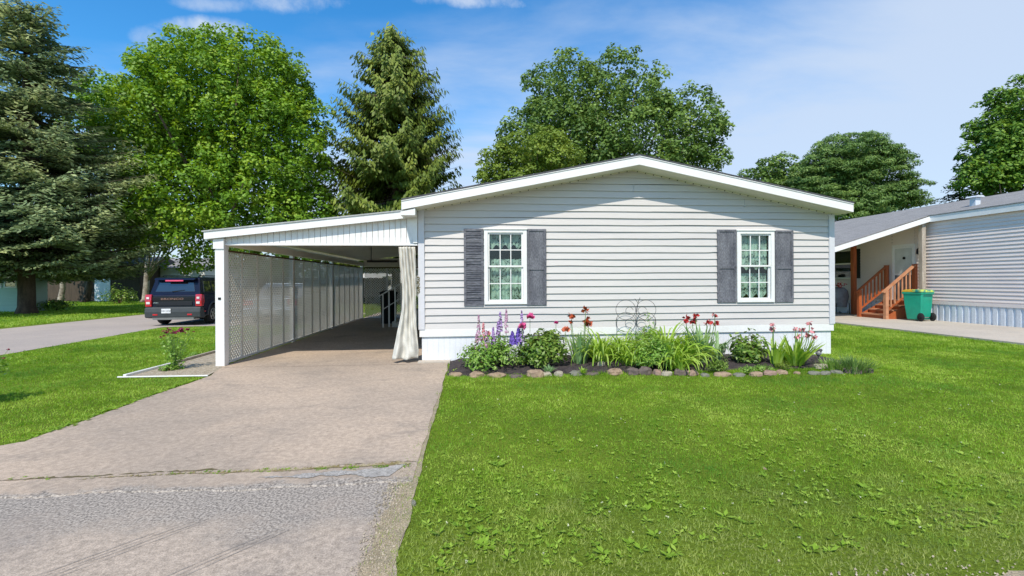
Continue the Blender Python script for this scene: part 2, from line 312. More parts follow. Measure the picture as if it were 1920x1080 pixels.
def drymat(m):     # the turf thins to straw towards the street edge
    t = m.node_tree; r = [n for n in t.nodes if n.type == 'VALTORGB'][0]; ge = N(t, 'ShaderNodeNewGeometry'); se = N(t, 'ShaderNodeSeparateXYZ'); L(t, ge.outputs['Position'], se.inputs[0])
    nz = N(t, 'ShaderNodeTexNoise', i_Scale=2.2, i_Detail=6.0, i_Roughness=.65); L(t, ge.outputs['Position'], nz.inputs['Vector'])
    q = math_(t, 'ADD', se.outputs[1], math_(t, 'MULTIPLY', math_(t, 'SUBTRACT', nz.outputs[0], .5), 4.0)); mk = smooth_(t, q, 3.5, 1.9, 0, .62)
    n3 = N(t, 'ShaderNodeTexNoise', i_Scale=.9, i_Detail=4.0); L(t, ge.outputs['Position'], n3.inputs['Vector'])
    a = N(t, 'ShaderNodeMix', data_type='RGBA'); L(t, smooth_(t, n3.outputs[0], .5, .72, 0, .45), a.inputs[0]); L(t, r.outputs[0], a.inputs[6]); a.inputs[7].default_value = (.10, .30, .045, 1)
    x = N(t, 'ShaderNodeMix', data_type='RGBA'); L(t, mk, x.inputs[0]); L(t, a.outputs[2], x.inputs[6]); x.inputs[7].default_value = (.44, .42, .17, 1)
    for n in t.nodes:
        if n.type == 'BSDF_PRINCIPLED': L(t, x.outputs[2], n.inputs['Base Color'])
        if n.type == 'HUE_SAT': L(t, x.outputs[2], n.inputs['Color'])
    return m
M['grass'] = drymat(leafmat('grass_blades', (.095,.205,.014), (.245,.415,.03), (.53,.65,.13), .45, .6, .5))
M['weed'] = leafmat('weed_leaves', (.12,.23,.02), (.24,.39,.032), (.40,.53,.09), .35, .5, 2)
M['maple'] = leafmat('maple_leaves', (.08,.18,.012), (.165,.31,.020), (.34,.46,.045), .27)
M['maple2'] = leafmat('darker_maple_leaves', (.065,.13,.025), (.125,.215,.04), (.27,.38,.08), .25)
M['maple3'] = leafmat('olive_leaves', (.09,.155,.02), (.165,.245,.03), (.27,.35,.06), .33)
M['spruce'] = leafmat('blue_spruce_needles', (.075,.135,.075), (.215,.29,.14), (.56,.60,.28), .26)
M['norway'] = leafmat('norway_spruce_needles', (.05,.095,.014), (.13,.185,.025), (.27,.32,.05), .22)
M['pine'] = leafmat('pine_needles', (.06,.125,.035), (.12,.215,.05), (.23,.33,.08), .25)
M['strap'] = leafmat('strap_leaves', (.16,.29,.03), (.28,.44,.05), (.46,.58,.14), .38, .4, 2)
M['irisleaf'] = leafmat('iris_leaves', (.13,.25,.11), (.22,.36,.15), (.36,.50,.22), .32, .45, 2)
M['bush'] = leafmat('bush_leaves', (.05,.12,.015), (.13,.23,.03), (.33,.42,.09), .28, .4, 2)
M['bushl'] = leafmat('light_bush_leaves', (.08,.19,.02), (.20,.36,.05), (.40,.52,.17), .32, .45, 2)
M['stem'] = mat('green_stem', (.14,.24,.06), .6)
for nm, c in (('rust',(.42,.07,.02)), ('red',(.50,.03,.03)), ('pink',(.80,.12,.34)), ('magenta',(.62,.05,.25)), ('peach',(.75,.22,.12)), ('lilac',(.42,.26,.55)),
              ('violet',(.16,.09,.45)), ('rosepink',(.70,.28,.30)), ('mauve',(.55,.32,.45)), ('deadrose',(.28,.03,.06))):
    M[nm] = mat(nm+'_petals', c, .6, tuple(x*.6 for x in c), 20, .5, fine=.15)

# ---------------------------------------------------------------- leaf clouds
def nrm(a): return a/np.maximum(np.linalg.norm(a, axis=1, keepdims=True), 1e-9)
def leaves(name, Pt, Nn, ln, wd, m, parent, rng, T=None, tint=None, org=None, fold=0.0):
    n = len(Pt); Nn = nrm(Nn)
    if T is None: T = nrm(np.cross(Nn, rng.normal(size=(n, 3))))
    else: T = nrm(T)
    B = nrm(np.cross(Nn, T)); ln = np.broadcast_to(ln, (n,))[:, None]; wd = np.broadcast_to(wd, (n,))[:, None]
    V = np.stack([Pt-T*ln/2, Pt+B*wd/2+Nn*wd*fold, Pt+T*ln/2, Pt-B*wd/2+Nn*wd*fold], 1).reshape(-1, 3)
    F = np.arange(n*4).reshape(n, 4)
    if tint is None: tint = rng.random(n)
    return npmesh(name, V, F, m, parent, np.repeat(tint, 4), org)
def sphere_dirs(rng, n): return nrm(rng.normal(size=(n, 3)))

def broadleaf(name, base, lobes, label, cat, m, group=None, seed=1, nclump=500, per=160, wr=.72, rc=(.45, .95), size=.2, trunk_r=.3, barkm=None, flat=.75, thin=1.0, nlimb=14, crown_base=None):
    rng = np.random.default_rng(seed); t = thing(name, base, label, cat, group)
    C0 = np.array([l[:3] for l in lobes]); R0 = np.array([l[3:6] for l in lobes])
    w = np.prod(R0, axis=1)**(2/3); w /= w.sum(); cs = []
    while len(cs) < nclump:
        i = rng.choice(len(lobes), p=w); d = sphere_dirs(rng, 1)[0]; rr = rng.uniform(.5, 1.0)**.6
        p = C0[i] + d*R0[i]*rr
        if any(np.linalg.norm((p-C0[j])/R0[j]) < .62 for j in range(len(lobes)) if j != i): continue
        if d[2] < -.55 and rng.random() < .5: continue
        cs.append((p, d))
    cen = C0.mean(0); PP = []; NN = []; TT = []
    for p, d in cs:
        r = rng.uniform(*rc); k = int(per*rng.uniform(.6, 1.3)*(r/np.mean(rc))**1.6); e = sphere_dirs(rng, k)
        e = e[(e @ (d*.7+np.array([0,-.25,.6])) > -.12) | (rng.random(k) < .16)]
        k = len(e); q = p + e*np.array([1, 1, flat])*(r*rng.uniform(.55, 1.08, k)[:, None])
        PP.append(q); NN.append(e*.6 + np.array([0, -.1, .5]) + rng.normal(size=(k, 3))*.33); TT.append(np.clip(rng.normal(.48, .22, k)+rng.normal(0, .22), 0, 1))
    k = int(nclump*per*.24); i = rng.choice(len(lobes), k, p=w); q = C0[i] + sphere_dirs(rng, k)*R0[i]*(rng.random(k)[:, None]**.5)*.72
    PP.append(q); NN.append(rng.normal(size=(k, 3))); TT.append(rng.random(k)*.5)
    PP = np.concatenate(PP); NN = np.concatenate(NN); TT = np.concatenate(TT)
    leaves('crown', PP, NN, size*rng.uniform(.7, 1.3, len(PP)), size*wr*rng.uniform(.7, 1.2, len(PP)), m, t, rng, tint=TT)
    b = Vector(base); top = Vector(cen) + Vector((0, 0, R0[0][2]*.2)); mb = MB()
    pts = [b + (top-b)*s + Vector((rng.normal()*.12*s*3, rng.normal()*.12*s*3, 0)) for s in (0, .04, .2, .45, .7, 1)]
    mb.tube(pts, [trunk_r*1.5, trunk_r*1.1, trunk_r, trunk_r*.8, trunk_r*.5, trunk_r*.2], 10)
    for j in rng.choice(len(cs), min(nlimb, len(cs)), replace=False):
        p = Vector(cs[j][0]); s = rng.uniform(.25, .75); a = b + (top-b)*s
        mid = (a+p)/2 + Vector((0, 0, -.06*(p-a).length)) + Vector(rng.normal(size=3)*.25)
        mb.tube([a, mid, p], [trunk_r*.42, trunk_r*.24, trunk_r*.06], 6)
    mb.build('trunk', barkm or M['bark'], t, True); return t

def conifer(name, base, H, prof, label, cat, m, seed=1, zlow=2.0, whorl=.42, nbr=9, droop=.25, hang=.0, size=.26, trunk_r=.3, tipup=.1, group=None, dens=1.0, width=.42):
    """prof: list of (z, radius)"""
    rng = np.random.default_rng(seed); t = thing(name, base, label, cat, group); b = np.array(base)
    zs = [p[0] for p in prof]; rs = [p[1] for p in prof]; PP = []; NN = []; TD = []; TT = []; LN = []; mb = MB(); z = zlow
    while z < H-.05:
        R = np.interp(z, zs, rs)
        for k in range(max(4, int(nbr*(.5+.5*R/max(rs))))):
            az = rng.uniform(0, 2*PI); Lb = R*rng.uniform(.72, 1.12); z0 = z + rng.uniform(-.25, .25); d = np.array([math.cos(az), math.sin(az), 0.]); side = np.array([-d[1], d[0], 0.])
            tn = rng.normal(0, .14); ns = max(3, int(Lb/.17)); s = (np.arange(ns)+.7)/ns
            ctr = b + np.array([0, 0, z0]) + d*(s*Lb)[:, None] + np.array([0, 0, 1.])*((-droop*s + (droop*.5+tipup)*s**2.4)*Lb)[:, None]
            if Lb > 1: mb.tube([Vector(b)+Vector((0, 0, z0)), Vector(ctr[ns//2]), Vector(ctr[-1])], [.035+.01*Lb, .025, .006], 4, False)
            for i in range(ns):
                if s[i] < .12: continue
                wl = width*Lb*(1-s[i])*.9 + .22; q = max(2, int(wl/.12*dens))
                for sg in (-1, 1):
                    u = (np.arange(q)+rng.random(q))/q*wl
                    pp = ctr[i] + (side*sg*.8 + d*.55)*u[:, None] + np.array([0, 0, -1.])*(u*.22 + hang*rng.random(q)*.8)[:, None] + rng.normal(size=(q, 3))*.05
                    PP.append(pp); td = np.tile(side*sg*.7 + d*.7 + np.array([0, 0, -.15-hang*2.2]), (q, 1)) + rng.normal(size=(q, 3))*.3
                    TD.append(td); nn = np.tile(np.array([0, 0, 1.]) + d*(.25+hang*2), (q, 1)) + rng.normal(size=(q, 3))*(.3+hang*.5); NN.append(nn)
                    TT.append(np.clip(.30+.38*s[i]+tn+rng.normal(0, .12, q), 0, 1)); LN.append(size*rng.uniform(.7, 1.3, q)*(1+hang))
        z += whorl*rng.uniform(.7, 1.25)*(.6+.4*R/max(rs))
    PP = np.concatenate(PP); NN = np.concatenate(NN); TD = np.concatenate(TD); TT = np.concatenate(TT); LN = np.concatenate(LN)
    NN = NN - TD*(np.sum(NN*TD, 1)/np.sum(TD*TD, 1))[:, None]
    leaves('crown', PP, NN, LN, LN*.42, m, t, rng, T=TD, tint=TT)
    B = Vector(base); mb.tube([B, B+Vector((0, 0, .35)), B+Vector((0, 0, H*.5)), B+Vector((0, 0, H-.4))], [trunk_r*1.35, trunk_r, trunk_r*.6, .03], 10)
    mb.build('trunk', M['bark'], t, True); return t
def lobe(px, py, rx, ry, zc, depth=None):
    c = P(px, py, zc); k = zc/FPX; return (c.x, c.y, c.z, rx*k, (depth or (rx+ry)/2)*k, ry*k)

# ================================================================ GROUND
def ribbon(a, b, z):
    n = len(a); return MB().add([(x, y, z) for x, y in a]+[(x, y, z) for x, y in b], [(i, i+1, n+i+1, n+i) for i in range(n-1)])
def sheet(poly, z, skirt=False):
    n = len(poly); m = MB().add([(x, y, z) for x, y in poly], [tuple(range(n))])
    if skirt: m.add([(x, y, z) for x, y in poly]+[(x+(.004 if x < -1 else -.002), y-.012, .0015) for x, y in poly], [(i, (i+1) % n, n+(i+1) % n, n+i) for i in range(n)])
    return m
def wavy(p0, p1, n, amp, rng, fr=1.3):
    out = []; ph = rng.uniform(0, 9)
    for i in range(n+1):
        s = i/n; d = Vector((p1[0]-p0[0], p1[1]-p0[1])); ln = d.length; nn = Vector((-d.y, d.x))/ln; t = s*ln
        o = amp*(.5*math.sin(fr*t+ph)+.35*math.sin(fr*3.1*t+ph*2)+.25*math.sin(fr*7.7*t+ph*3)+rng.uniform(-.25, .25))
        out.append((p0[0]+d.x*s+nn.x*o, p0[1]+d.y*s+nn.y*o))
    return out
R1 = random.Random(3)
XL, XR, FY = -0.93, 7.0, 8.5           # house front wall: left, right, plane
struct(sheet([(-900,-300),(900,-300),(900,1500),(-900,1500)], 0), 'ground', M['lawn'])
# main street and apron in front, driveway, side street, parking pad, neighbour slab
st = wavy((-40,-14),(60,-14),2,0,R1) + wavy((60,1.98),(-.45,1.98),160,.05,R1) + wavy((-.35,2.05),(-.42,3.45),10,.05,R1) + wavy((-.42,3.52),(-9,3.52),30,.01,R1) + [(-40,3.3)]
struct(sheet(st, .004), 'street', M['asphalt'])
dw = wavy((-.43,3.40),(-.43,8.45),40,.022,R1)[:-1] + [(-.43,8.42),(-.9,8.42),(-.93,22.5),(-4.42,22.5),(-4.30,8.3)] + wavy((-4.06,7.6),(-4.08,4.6),30,.03,R1) + wavy((-4.1,4.6),(-5.6,3.42),12,.04,R1)+ [(-9.0,3.36)] + wavy((-8.9,3.36),(-.5,3.42),260,.05,R1)
struct(sheet(dw, .012, True), 'driveway', M['concrete'])
ss = [(-9.55,10.3),(-10.15,16.2),(-8.4,16.45),(-4.9,16.45),(-4.9,22.2),(-9.6,22.2),(-9.6,60),(-15.6,60),(-15.1,16.2),(-14.7,3.3),(-8.9,3.3)]
ss2 = []
for a, b in zip(ss, ss[1:]+ss[:1]): ss2 += wavy(a, b, 14, .03, R1)[:-1]
struct(sheet(ss2, .008), 'side_street', M['street2'])
struct(MB().box(11.9, 15.72, -3, 24, -.1, .05), 'neighbour_driveway', M['slab'])
# dirt fringe between asphalt and lawn, mulch bed, gravel bed
fr_ = wavy((-.58,1.9),(-.50,3.5),24,.05,R1)+wavy((-.46,3.5),(-.44,6.5),40,.012,R1)+wavy((-.41,6.5),(-.40,3.7),40,.012,R1)+wavy((-.40,3.6),(-.40,2.3),24,.03,R1)+wavy((-.2,2.06),(9,2.10),120,.05,R1)+wavy((9,1.93),(-.2,1.93),90,.05,R1)
struct(sheet(fr_, .008), 'soil', M['soil'])
bed = wavy((-.35,7.12),(6.45,7.12),60,.04,R1) + wavy((6.6,7.3),(6.5,8.5),8,.06,R1) + [(6.5,8.52),(-.42,8.52)]
mb = MB(); 
rngb = np.random.default_rng(5)
nx, ny = 140, 30; vs = []; fs = []
for j in range(ny+1):
    for i in range(nx+1):
        u, v = i/nx, j/ny; x = -.40+u*(6.95+.4*v*0); y = 7.10+v*1.40; e = min(u*nx/5, (1-u)*nx/8, v*ny/3, 1)
        if u > .9: y = 7.10+.25*((u-.9)/.1)**2 + v*(1.40-.25*((u-.9)/.1)**2)
        vs.append((x, y, .006 + max(0, e)*(.035+rngb.uniform(0, .03)+.02*math.sin(x*3)*math.sin(y*5))))
for j in range(ny):
    for i in range(nx): a = j*(nx+1)+i; fs.append((a, a+1, a+nx+2, a+nx+1))
struct(MB().add(vs, fs), 'mulch_bed', M['mulch'])
struct(sheet([(-5.3,7.6),(-4.1,7.6),(-4.22,8.2),(-4.38,8.6),(-4.40,19),(-5.3,19)], .014), 'gravel_bed', M['gravel'])
# seam crack with moss, a grey repair patch, tyre scuffs
cr = wavy((-6.5,3.66),(-.45,3.76),170,.022,R1)
up = [(x, y+max(.0005, .014*math.sin(x*2.1+1)+.012*math.sin(x*5.3)+R1.uniform(-.016,.022))) for x, y in cr]
struct(ribbon(cr, up, .016), 'crack', mat('mossy_crack', (.10,.09,.035), 1, (.17,.13,.07), 9, .5, fine=.4))
cr = wavy((-4.3,8.28),(-.9,8.2),60,.02,R1); up = [(x, y+R1.uniform(.004,.014)) for x, y in cr]
struct(ribbon(cr, up, .0161), 'crack', M['mulch'])
bd_ = wavy((-7,3.43),(-.6,3.47),120,.03,R1)+wavy((-.6,3.05),(-2.2,2.95),50,.09,R1)+wavy((-2.2,2.95),(-3.2,2.7),30,.12,R1)+wavy((-3.3,2.7),(-7,2.5),50,.12,R1)
ms_ = wavy((-2.9,3.672),(-.5,3.70),200,.02,R1,4.0); mo = [(x, y+max(.001, (x+2.9)*.022+R1.uniform(-.03,.03))) for x, y in ms_]
struct(ribbon(ms_, mo, .0163), 'moss', mat('olive_moss', (.20,.155,.06), 1, (.34,.28,.17), 10, .8, .6, 70, fine=.5, fscale=110))
pp = wavy((-1.6,3.53),(-.62,3.52),60,.05,R1,3.5)+wavy((-.52,3.68),(-1.45,3.60),60,.04,R1,3.5)
struct(sheet(pp, .0165), 'road_patch', M['patch'])
mb = MB()   # scuffed tyre tracks
for k in range(7):
    o = k*.035 + (k > 3)*.42; a = (-2.55+o, 2.05-o*.3); c = wavy(a, (a[0]+.85, a[1]+.95), 24, .008, R1); u2 = [(x+R1.uniform(.001,.005), y-.001) for x, y in c]
    mb.add([(x, y, .0085) for x, y in c+u2[::-1]], [tuple(range(2*len(c)))])
struct(mb, 'tyre_scuffs', mat('tyre_scuff', (.24,.215,.195), 1))

# stains and a hairline crack worn into the driveway
hc = mat('hairline_crack', (.16,.13,.11), 1)
for a_, b_, am_ in (((-3.9,6.9),(-.6,6.75),.05), ((-2.3,3.8),(-1.9,6.8),.10)):
    cr = wavy(a_, b_, 160, am_, R1, 3.0); up = [(x+(max(.0004, R1.uniform(-.003,.005)) if am_ > .06 else 0), y+(0 if am_ > .06 else max(.0004, R1.uniform(-.003,.005)))) for x, y in cr]; struct(ribbon(cr, up, .0158), 'crack', hc)
# ================================================================ GRASS
def inpoly(x, y, poly):
    ins = np.zeros(len(x), bool); n = len(poly)
    for i in range(n):
        x0, y0 = poly[i]; x1, y1 = poly[(i+1) % n]
        c = ((y0 > y) != (y1 > y)); xi = (x1-x0)*(y-y0)/((y1-y0) if y1 != y0 else 1e-9)+x0; ins ^= c & (x < xi)
    return ins
rg = np.random.default_rng(11)
GR = np.random.default_rng(12).random((256, 256))
def vnoise(x, y, s):
    a, b = x/s+500, y/s+500; i, j = np.floor(a).astype(int), np.floor(b).astype(int); u, v = a-i, b-j; u = u*u*(3-2*u); v = v*v*(3-2*v)
    g = lambda p, q: GR[p % 256, q % 256]
    return (g(i, j)*(1-u)+g(i+1, j)*u)*(1-v)+(g(i, j+1)*(1-u)+g(i+1, j+1)*u)*v
def blades(n_per, region, hl, wd, mask=None):
    x0, x1, y0, y1 = region; n = int((x1-x0)*(y1-y0)*n_per); x = rg.uniform(x0, x1, n); y = rg.uniform(y0, y1, n)
    # keep what can be seen: frustum test with margin
    xc = x*CT - y*ST; zc = x*ST + y*CT; k = (zc > .8) & (np.abs(xc) < 1.3*zc+2.2)
    if mask is not None: k &= mask(x, y)
    x, y = x[k], y[k]; n = len(x); cn = vnoise(x, y, .045); cm = vnoise(x, y, .16); cb = vnoise(x+9, y, .9); hh = rg.uniform(*hl, n)*(.35+.75*cn+.55*cm); w = wd*rg.uniform(.6, 1.4, n)
    az = rg.uniform(0, 2*PI, n); le = rg.uniform(.1, 1.1, n)**1.0; ba = rg.uniform(0, 2*PI, n)
    dx, dy = np.cos(az)*np.sin(le)*hh, np.sin(az)*np.sin(le)*hh; dz = np.cos(le)*hh
    bx, by = np.cos(ba)*w/2, np.sin(ba)*w/2
    V = np.stack([np.stack([x-bx, y-by, np.zeros(n)], 1), np.stack([x+bx, y+by, np.zeros(n)], 1), np.stack([x+dx, y+dy, dz], 1)], 1).reshape(-1, 3)
    cl = .52+.70*(vnoise(x+3, y+7, .06)-.5)+.60*(vnoise(x, y, .2)-.5)+.50*(cb-.5)+.35*(vnoise(x, y+5, 2.6)-.5)
    t = np.clip(cl-.06+rg.normal(0, .17, n), 0, 1)
    return V, np.repeat(t, 3)
lawn_excl = lambda x, y: ~inpoly(x, y, bed)
edge = lambda x, y: (y > 2.04-.02*np.clip(x-2, 0, 3)+.07*np.sin(x*3.1)+.05*np.sin(x*7.3+1)+rg.uniform(-.1, .16, len(x))) & (x > -.42-rg.exponential(.07, len(x))*(y < 4.4)+.02*np.sin(y*9)+rg.uniform(-.06, .05, len(x)))
leftm = lambda x, y: inpoly(x, y, [(-4.13,4.6),(-4.09,7.5),(-5.38,7.55),(-5.38,16.6),(-8.4,16.4),(-10.15,16.1),(-9.55,10.3),(-9.2,3.45),(-5.7,3.45)]) 
Vs = []; Ts = []
for a in [
    (6500, (-.6, 6.6, 1.9, 3.6), (.010, .034), .005, edge), (4000, (-.6, 9.6, 3.6, 5.6), (.010, .034), .0065, edge),
    (2800, (-.6, 11.9, 5.6, 8.6), (.012, .036), .009, lambda x, y: edge(x, y) & lawn_excl(x, y)),
    (5200, (-.4, 6.9, 6.93, 7.10), (.02, .062), .009, None), (1500, (7.0, 11.9, 8.5, 13), (.03, .06), .012, None), (500, (7.0, 11.9, 13, 20), (.03, .06), .02, None),
    (2600, (-10.2, -4.05, 3.4, 9), (.012, .038), .009, leftm), (1300, (-10.2, -4.05, 9, 16.7), (.015, .045), .014, leftm),
    (260, (-34, -15.6, 12, 34), (.04, .08), .035, None), (120, (-40, -4, 34, 45), (.05, .1), .05, lambda x, y: (x < -15.6) | (x > -9.6)), ]:
    V, T = blades(*a); Vs.append(V); Ts.append(T)
V = np.concatenate(Vs); T = np.concatenate(Ts)
tag(npmesh('grass', V, np.arange(len(V)).reshape(-1, 3), M['grass'], None, T, org=(0, 0, 0)), 'short mown green grass of the lawns around the driveway', 'grass', kind='stuff')
# broad leaved weeds near the street edge
PP = []; NN = []; TD = []; LN = []; TT = []
def rosette(x, y, n, ln, tn):
    az = rg.uniform(0, 2*PI, n); d = np.stack([np.cos(az), np.sin(az), rg.uniform(.1, .5, n)], 1); d = nrm(d); l = ln*rg.uniform(.6, 1.2, n)
    PP.append(np.array([x, y, .012]) + d*l[:, None]*.55); TD.append(d); NN.append(np.stack([-d[:, 0]*.5, -d[:, 1]*.5, np.ones(n)], 1)); LN.append(l); TT.append(np.clip(rg.normal(tn, .15, n), 0, 1))
for i in range(5200):
    x = rg.uniform(-.3, 6); y = 2.1 + rg.exponential(1.3)
    if GR[int(x/.35+40) % 256, int(y/.35) % 256] < .55 and rg.random() < .75: continue; 
    if y > 6 or y < 2.3: continue
    
    rosette(x, y, rg.integers(3, 7), rg.uniform(.012, .034)*(1.6 if rg.random() < .12 else 1), rg.uniform(.15, 1.0))
for x, y in ((-.10,2.45),(.02,2.62),(.12,2.5),(.0,2.8),(2.55,2.75),(2.4,2.62),(.95,2.42),(1.05,2.5),(1.3,3.35),(.15,3.6),(2.7,2.95)):
    for q in range(3): rosette(x+rg.normal()*.07, y+rg.normal()*.07, 7, rg.uniform(.03, .055), rg.uniform(.3, .6))
for i in range(90): rosette(-4.12+rg.normal()*.03, rg.uniform(4.6, 7.4), 5, .05, .4)
for i in range(150):
    x = rg.uniform(-.3, .35); rosette(x, rg.uniform(7.2, 7.6), 7, .06, .55)
for i in range(420):     # weeds rooted in the joint between driveway and road
    x = -.5-rg.exponential(1.1); y = 3.69+rg.normal(0, .018)-(x+.5)*.012
    if GR[int(x*9) % 256, 7] < .45 or x < -4: continue
    rosette(x, y, 4, rg.uniform(.008, .022), rg.uniform(.1, .5))
PP, TD, NN, LN, TT = map(np.concatenate, (PP, TD, NN, LN, TT)); NN = NN - TD*np.sum(NN*TD, 1)[:, None]
tag(leaves('weeds', PP, NN, LN, LN*.42, M['weed'], None, rg, T=TD, tint=TT, org=(0, 0, 0)), 'broad leaved weeds growing through the lawn near the street edge', 'weeds', kind='stuff')

# ================================================================ THE MOBILE HOME
XC, ZAP, SL = 3.0, 3.53, .2                       # gable apex of the soffit line
zs = lambda x: ZAP - SL*abs(x-XC)
home = thing('mobile_home', (XC, 15, 0), 'white lap sided mobile home with grey shutters and a low gable, in the middle', 'mobile home')
def win_rect(x0, x1, y0, y1, Y=FY-.04):
    a = onY(x0, y1, Y); b = onY(x1, y0, Y); return a.x, b.x, a.z, b.z
WL = win_rect(908, 988, 429.5, 571); WR = win_rect(1382, 1452, 432, 567)
opens = [(w[0]+.03, w[1]-.03, w[2]+.03, w[3]-.03) for w in (WL, WR)]
mb = MB(); z = .59; ci = 0
rw = random.Random(9)
while z < 3.50:
    z1 = min(z+.127, 3.525); ph = [rw.uniform(0, 9) for _ in range(4)]; joints = sorted(rw.uniform(XL, XR) for _ in range(2)); js = [rw.uniform(-.0045, .0045) for _ in range(3)]
    am = rw.choice((.4, .6, 1, 1.6))
    def off(x): return (.003*math.sin(x*1.3+ph[0])+.0018*math.sin(x*3.7+ph[1]))*am + js[sum(x > j for j in joints)]
    cuts = sorted({z, z1} | {zz for o in opens for zz in (o[2], o[3]) if z < zz < z1})
    for za, zb in zip(cuts, cuts[1:]):
        def lim(zq): h = min(3.965 if zq < zs(XL) else (ZAP-zq)/SL, 9); return max(XL, XC-h), min(XR, XC+h)
        la, ra = lim(za); lb, rb = lim(zb); segs = [(0., 1.)]
        iv = [(la, ra)]
        for o in opens:
            if za < o[3]-1e-4 and zb > o[2]+1e-4: iv = [q for (p, r) in iv for q in (((p, o[0]), (o[1], r)) if p < o[0] < r else ((p, r),))]
        for p, r in iv:
            n = max(2, int((r-p)/.12)); full = (p == la and r == ra)
            vs = []
            for i in range(n+1):
                s = i/n; xb = p+(r-p)*s; xt = (lb+(rb-lb)*s) if full else min(max(xb, lb), rb)
                f0 = (za-z)/.127; f1 = (zb-z)/.127; dz = off(xb) if za == z else 0; dt = off(xt)*.0
                yo = .0015*math.sin(xb*2.1+ph[2])
                vs += [(xb, FY-.0005, za+dz), (xb, FY-.027+.024*f0+yo, za+dz), (xt, FY-.027+.024*f1+yo, zb+dt)]
            fs = []
            for i in range(n):
                a = i*3; fs += [(a+1, a+4, a+5, a+2)]
                if za == z: fs.append((a, a+3, a+4, a+1))
            mb.add(vs, fs)
    z = z1 if z1 < 3.52 else 9
o = mb.build('front_siding', M['siding'], home); o.data.flip_normals() if o.data.polygons[0].normal.y > 0 else None
mb = MB(); # side, back and sheathing
mb.box(XL+.005, XL+.02, 8.53, 22.2, .45, zs(XL)); mb.box(XR-.02, XR-.005, 8.53, 22.2, .45, zs(XR)); mb.box(XL, XR, 22.2, 22.3, 0, 2.73)
mb.build('side_wall', M['siding'], home)
mb = MB(); mb.box(XL+.03, XR-.03, 9.9, 9.95, .5, 2.7); mb.box(XL+.03, XR-.03, 8.6, 9.9, .5, .52); mb.box(XL+.03, XR-.03, 8.55, 9.9, 2.68, 2.70); mb.build('dark_room_backdrop', M['dark'], home)  # backdrop box behind the windows, painted as dark as the unlit room
# skirting: fine vertical ribs
mb = MB(); x = XL+.02
while x < XR-.02:
    w = min(.098, XR-.02-x); mb.box(x, x+w, FY+.004, FY+.02, -.02, .452); mb.box(x+w-.006, x+w+.004, FY+.012, FY+.022, -.02, .452); x += .1
for xx in (XL+.02, XR-.04): mb.box(xx, xx+.02, FY+.02, 22.2, -.02, .452)
mb.build('skirting', M['skirt'], home)
MB().box(XL-.02, XR+.02, FY-.028, FY, .455, .588).build('band_board', M['trim'], home, bevel=.004)
M['trim_grey'] = mat('grey_corner_trim', (.60,.60,.64), .5, (.54,.54,.57), 2, .3, fine=.03)
for x0, x1 in ((XL-.035, XL+.075), (XR-.075, XR+.035)):
    MB().prism([(x0, .59), (x1, .59), (x1, zs(x1)), (x0, zs(x1))], 'y', FY-.042, FY+.03).build('corner_board', M['trim_grey'], home)
ex0, ex1, YF = -1.20, 7.10, 8.08
def rake(x0, x1, lo, hi, ya, yb): return MB().prism([(x0, zs(x0)+lo), (x1, zs(x1)+lo), (x1, zs(x1)+hi), (x0, zs(x0)+hi)], 'y', ya, yb)
for a, b in ((ex0, XC), (XC, ex1)):
    mb = rake(a, b, 0, .142, YF, YF+.022); mb.v += []; f = mb.build('fascia', M['trim'], home)
    rake(a, b, .144, .160, YF-.012, YF+.06).build('drip_edge', M['trim'], home)
    rake(a, b, -.004, .008, YF+.024, FY-.03).build('soffit', M['cream'], home)
    rake(a, b, .162, .186, YF-.018, 22.5).build('roof', M['shingle_d'], home)
for xe in (ex0, ex1-.02):
    MB().box(xe, xe+.02, YF+.023, 22.4, zs(xe), zs(xe)+.14).build('fascia', M['trim'], home)
MB().box(ex0+.022, XL, FY, 22.3, zs(ex0)+.01, zs(ex0)+.025).build('soffit', M['cream'], home)
MB().box(XR, ex1-.022, FY, 22.3, zs(ex1)+.01, zs(ex1)+.025).build('soffit', M['cream'], home)
mb = MB()                                         # little row of soffit nail shadows, shaped as black blocks along the frieze
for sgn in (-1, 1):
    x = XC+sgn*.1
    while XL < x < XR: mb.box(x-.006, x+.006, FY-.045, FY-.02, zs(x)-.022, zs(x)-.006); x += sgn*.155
c_ = mb.build('soffit_shadow_marks', M['black'], home); c_['kind'] = 'stuff'
rake(XL, XC, -.022, -.006, FY-.03, FY-.017).build('frieze_strip', M['cream'], home); rake(XC, XR, -.022, -.006, FY-.03, FY-.017).build('frieze_strip', M['cream'], home)
for j, (px, y0, y1) in enumerate(((1189, 346, 356), (1397, 374, 384))):
    a = onY(px, y1, FY-.02); MB().box(a.x-.003, a.x+.003, FY-.032, FY-.01, a.z-.04, a.z+.10).build('siding_joint', M['trim_grey'], home)

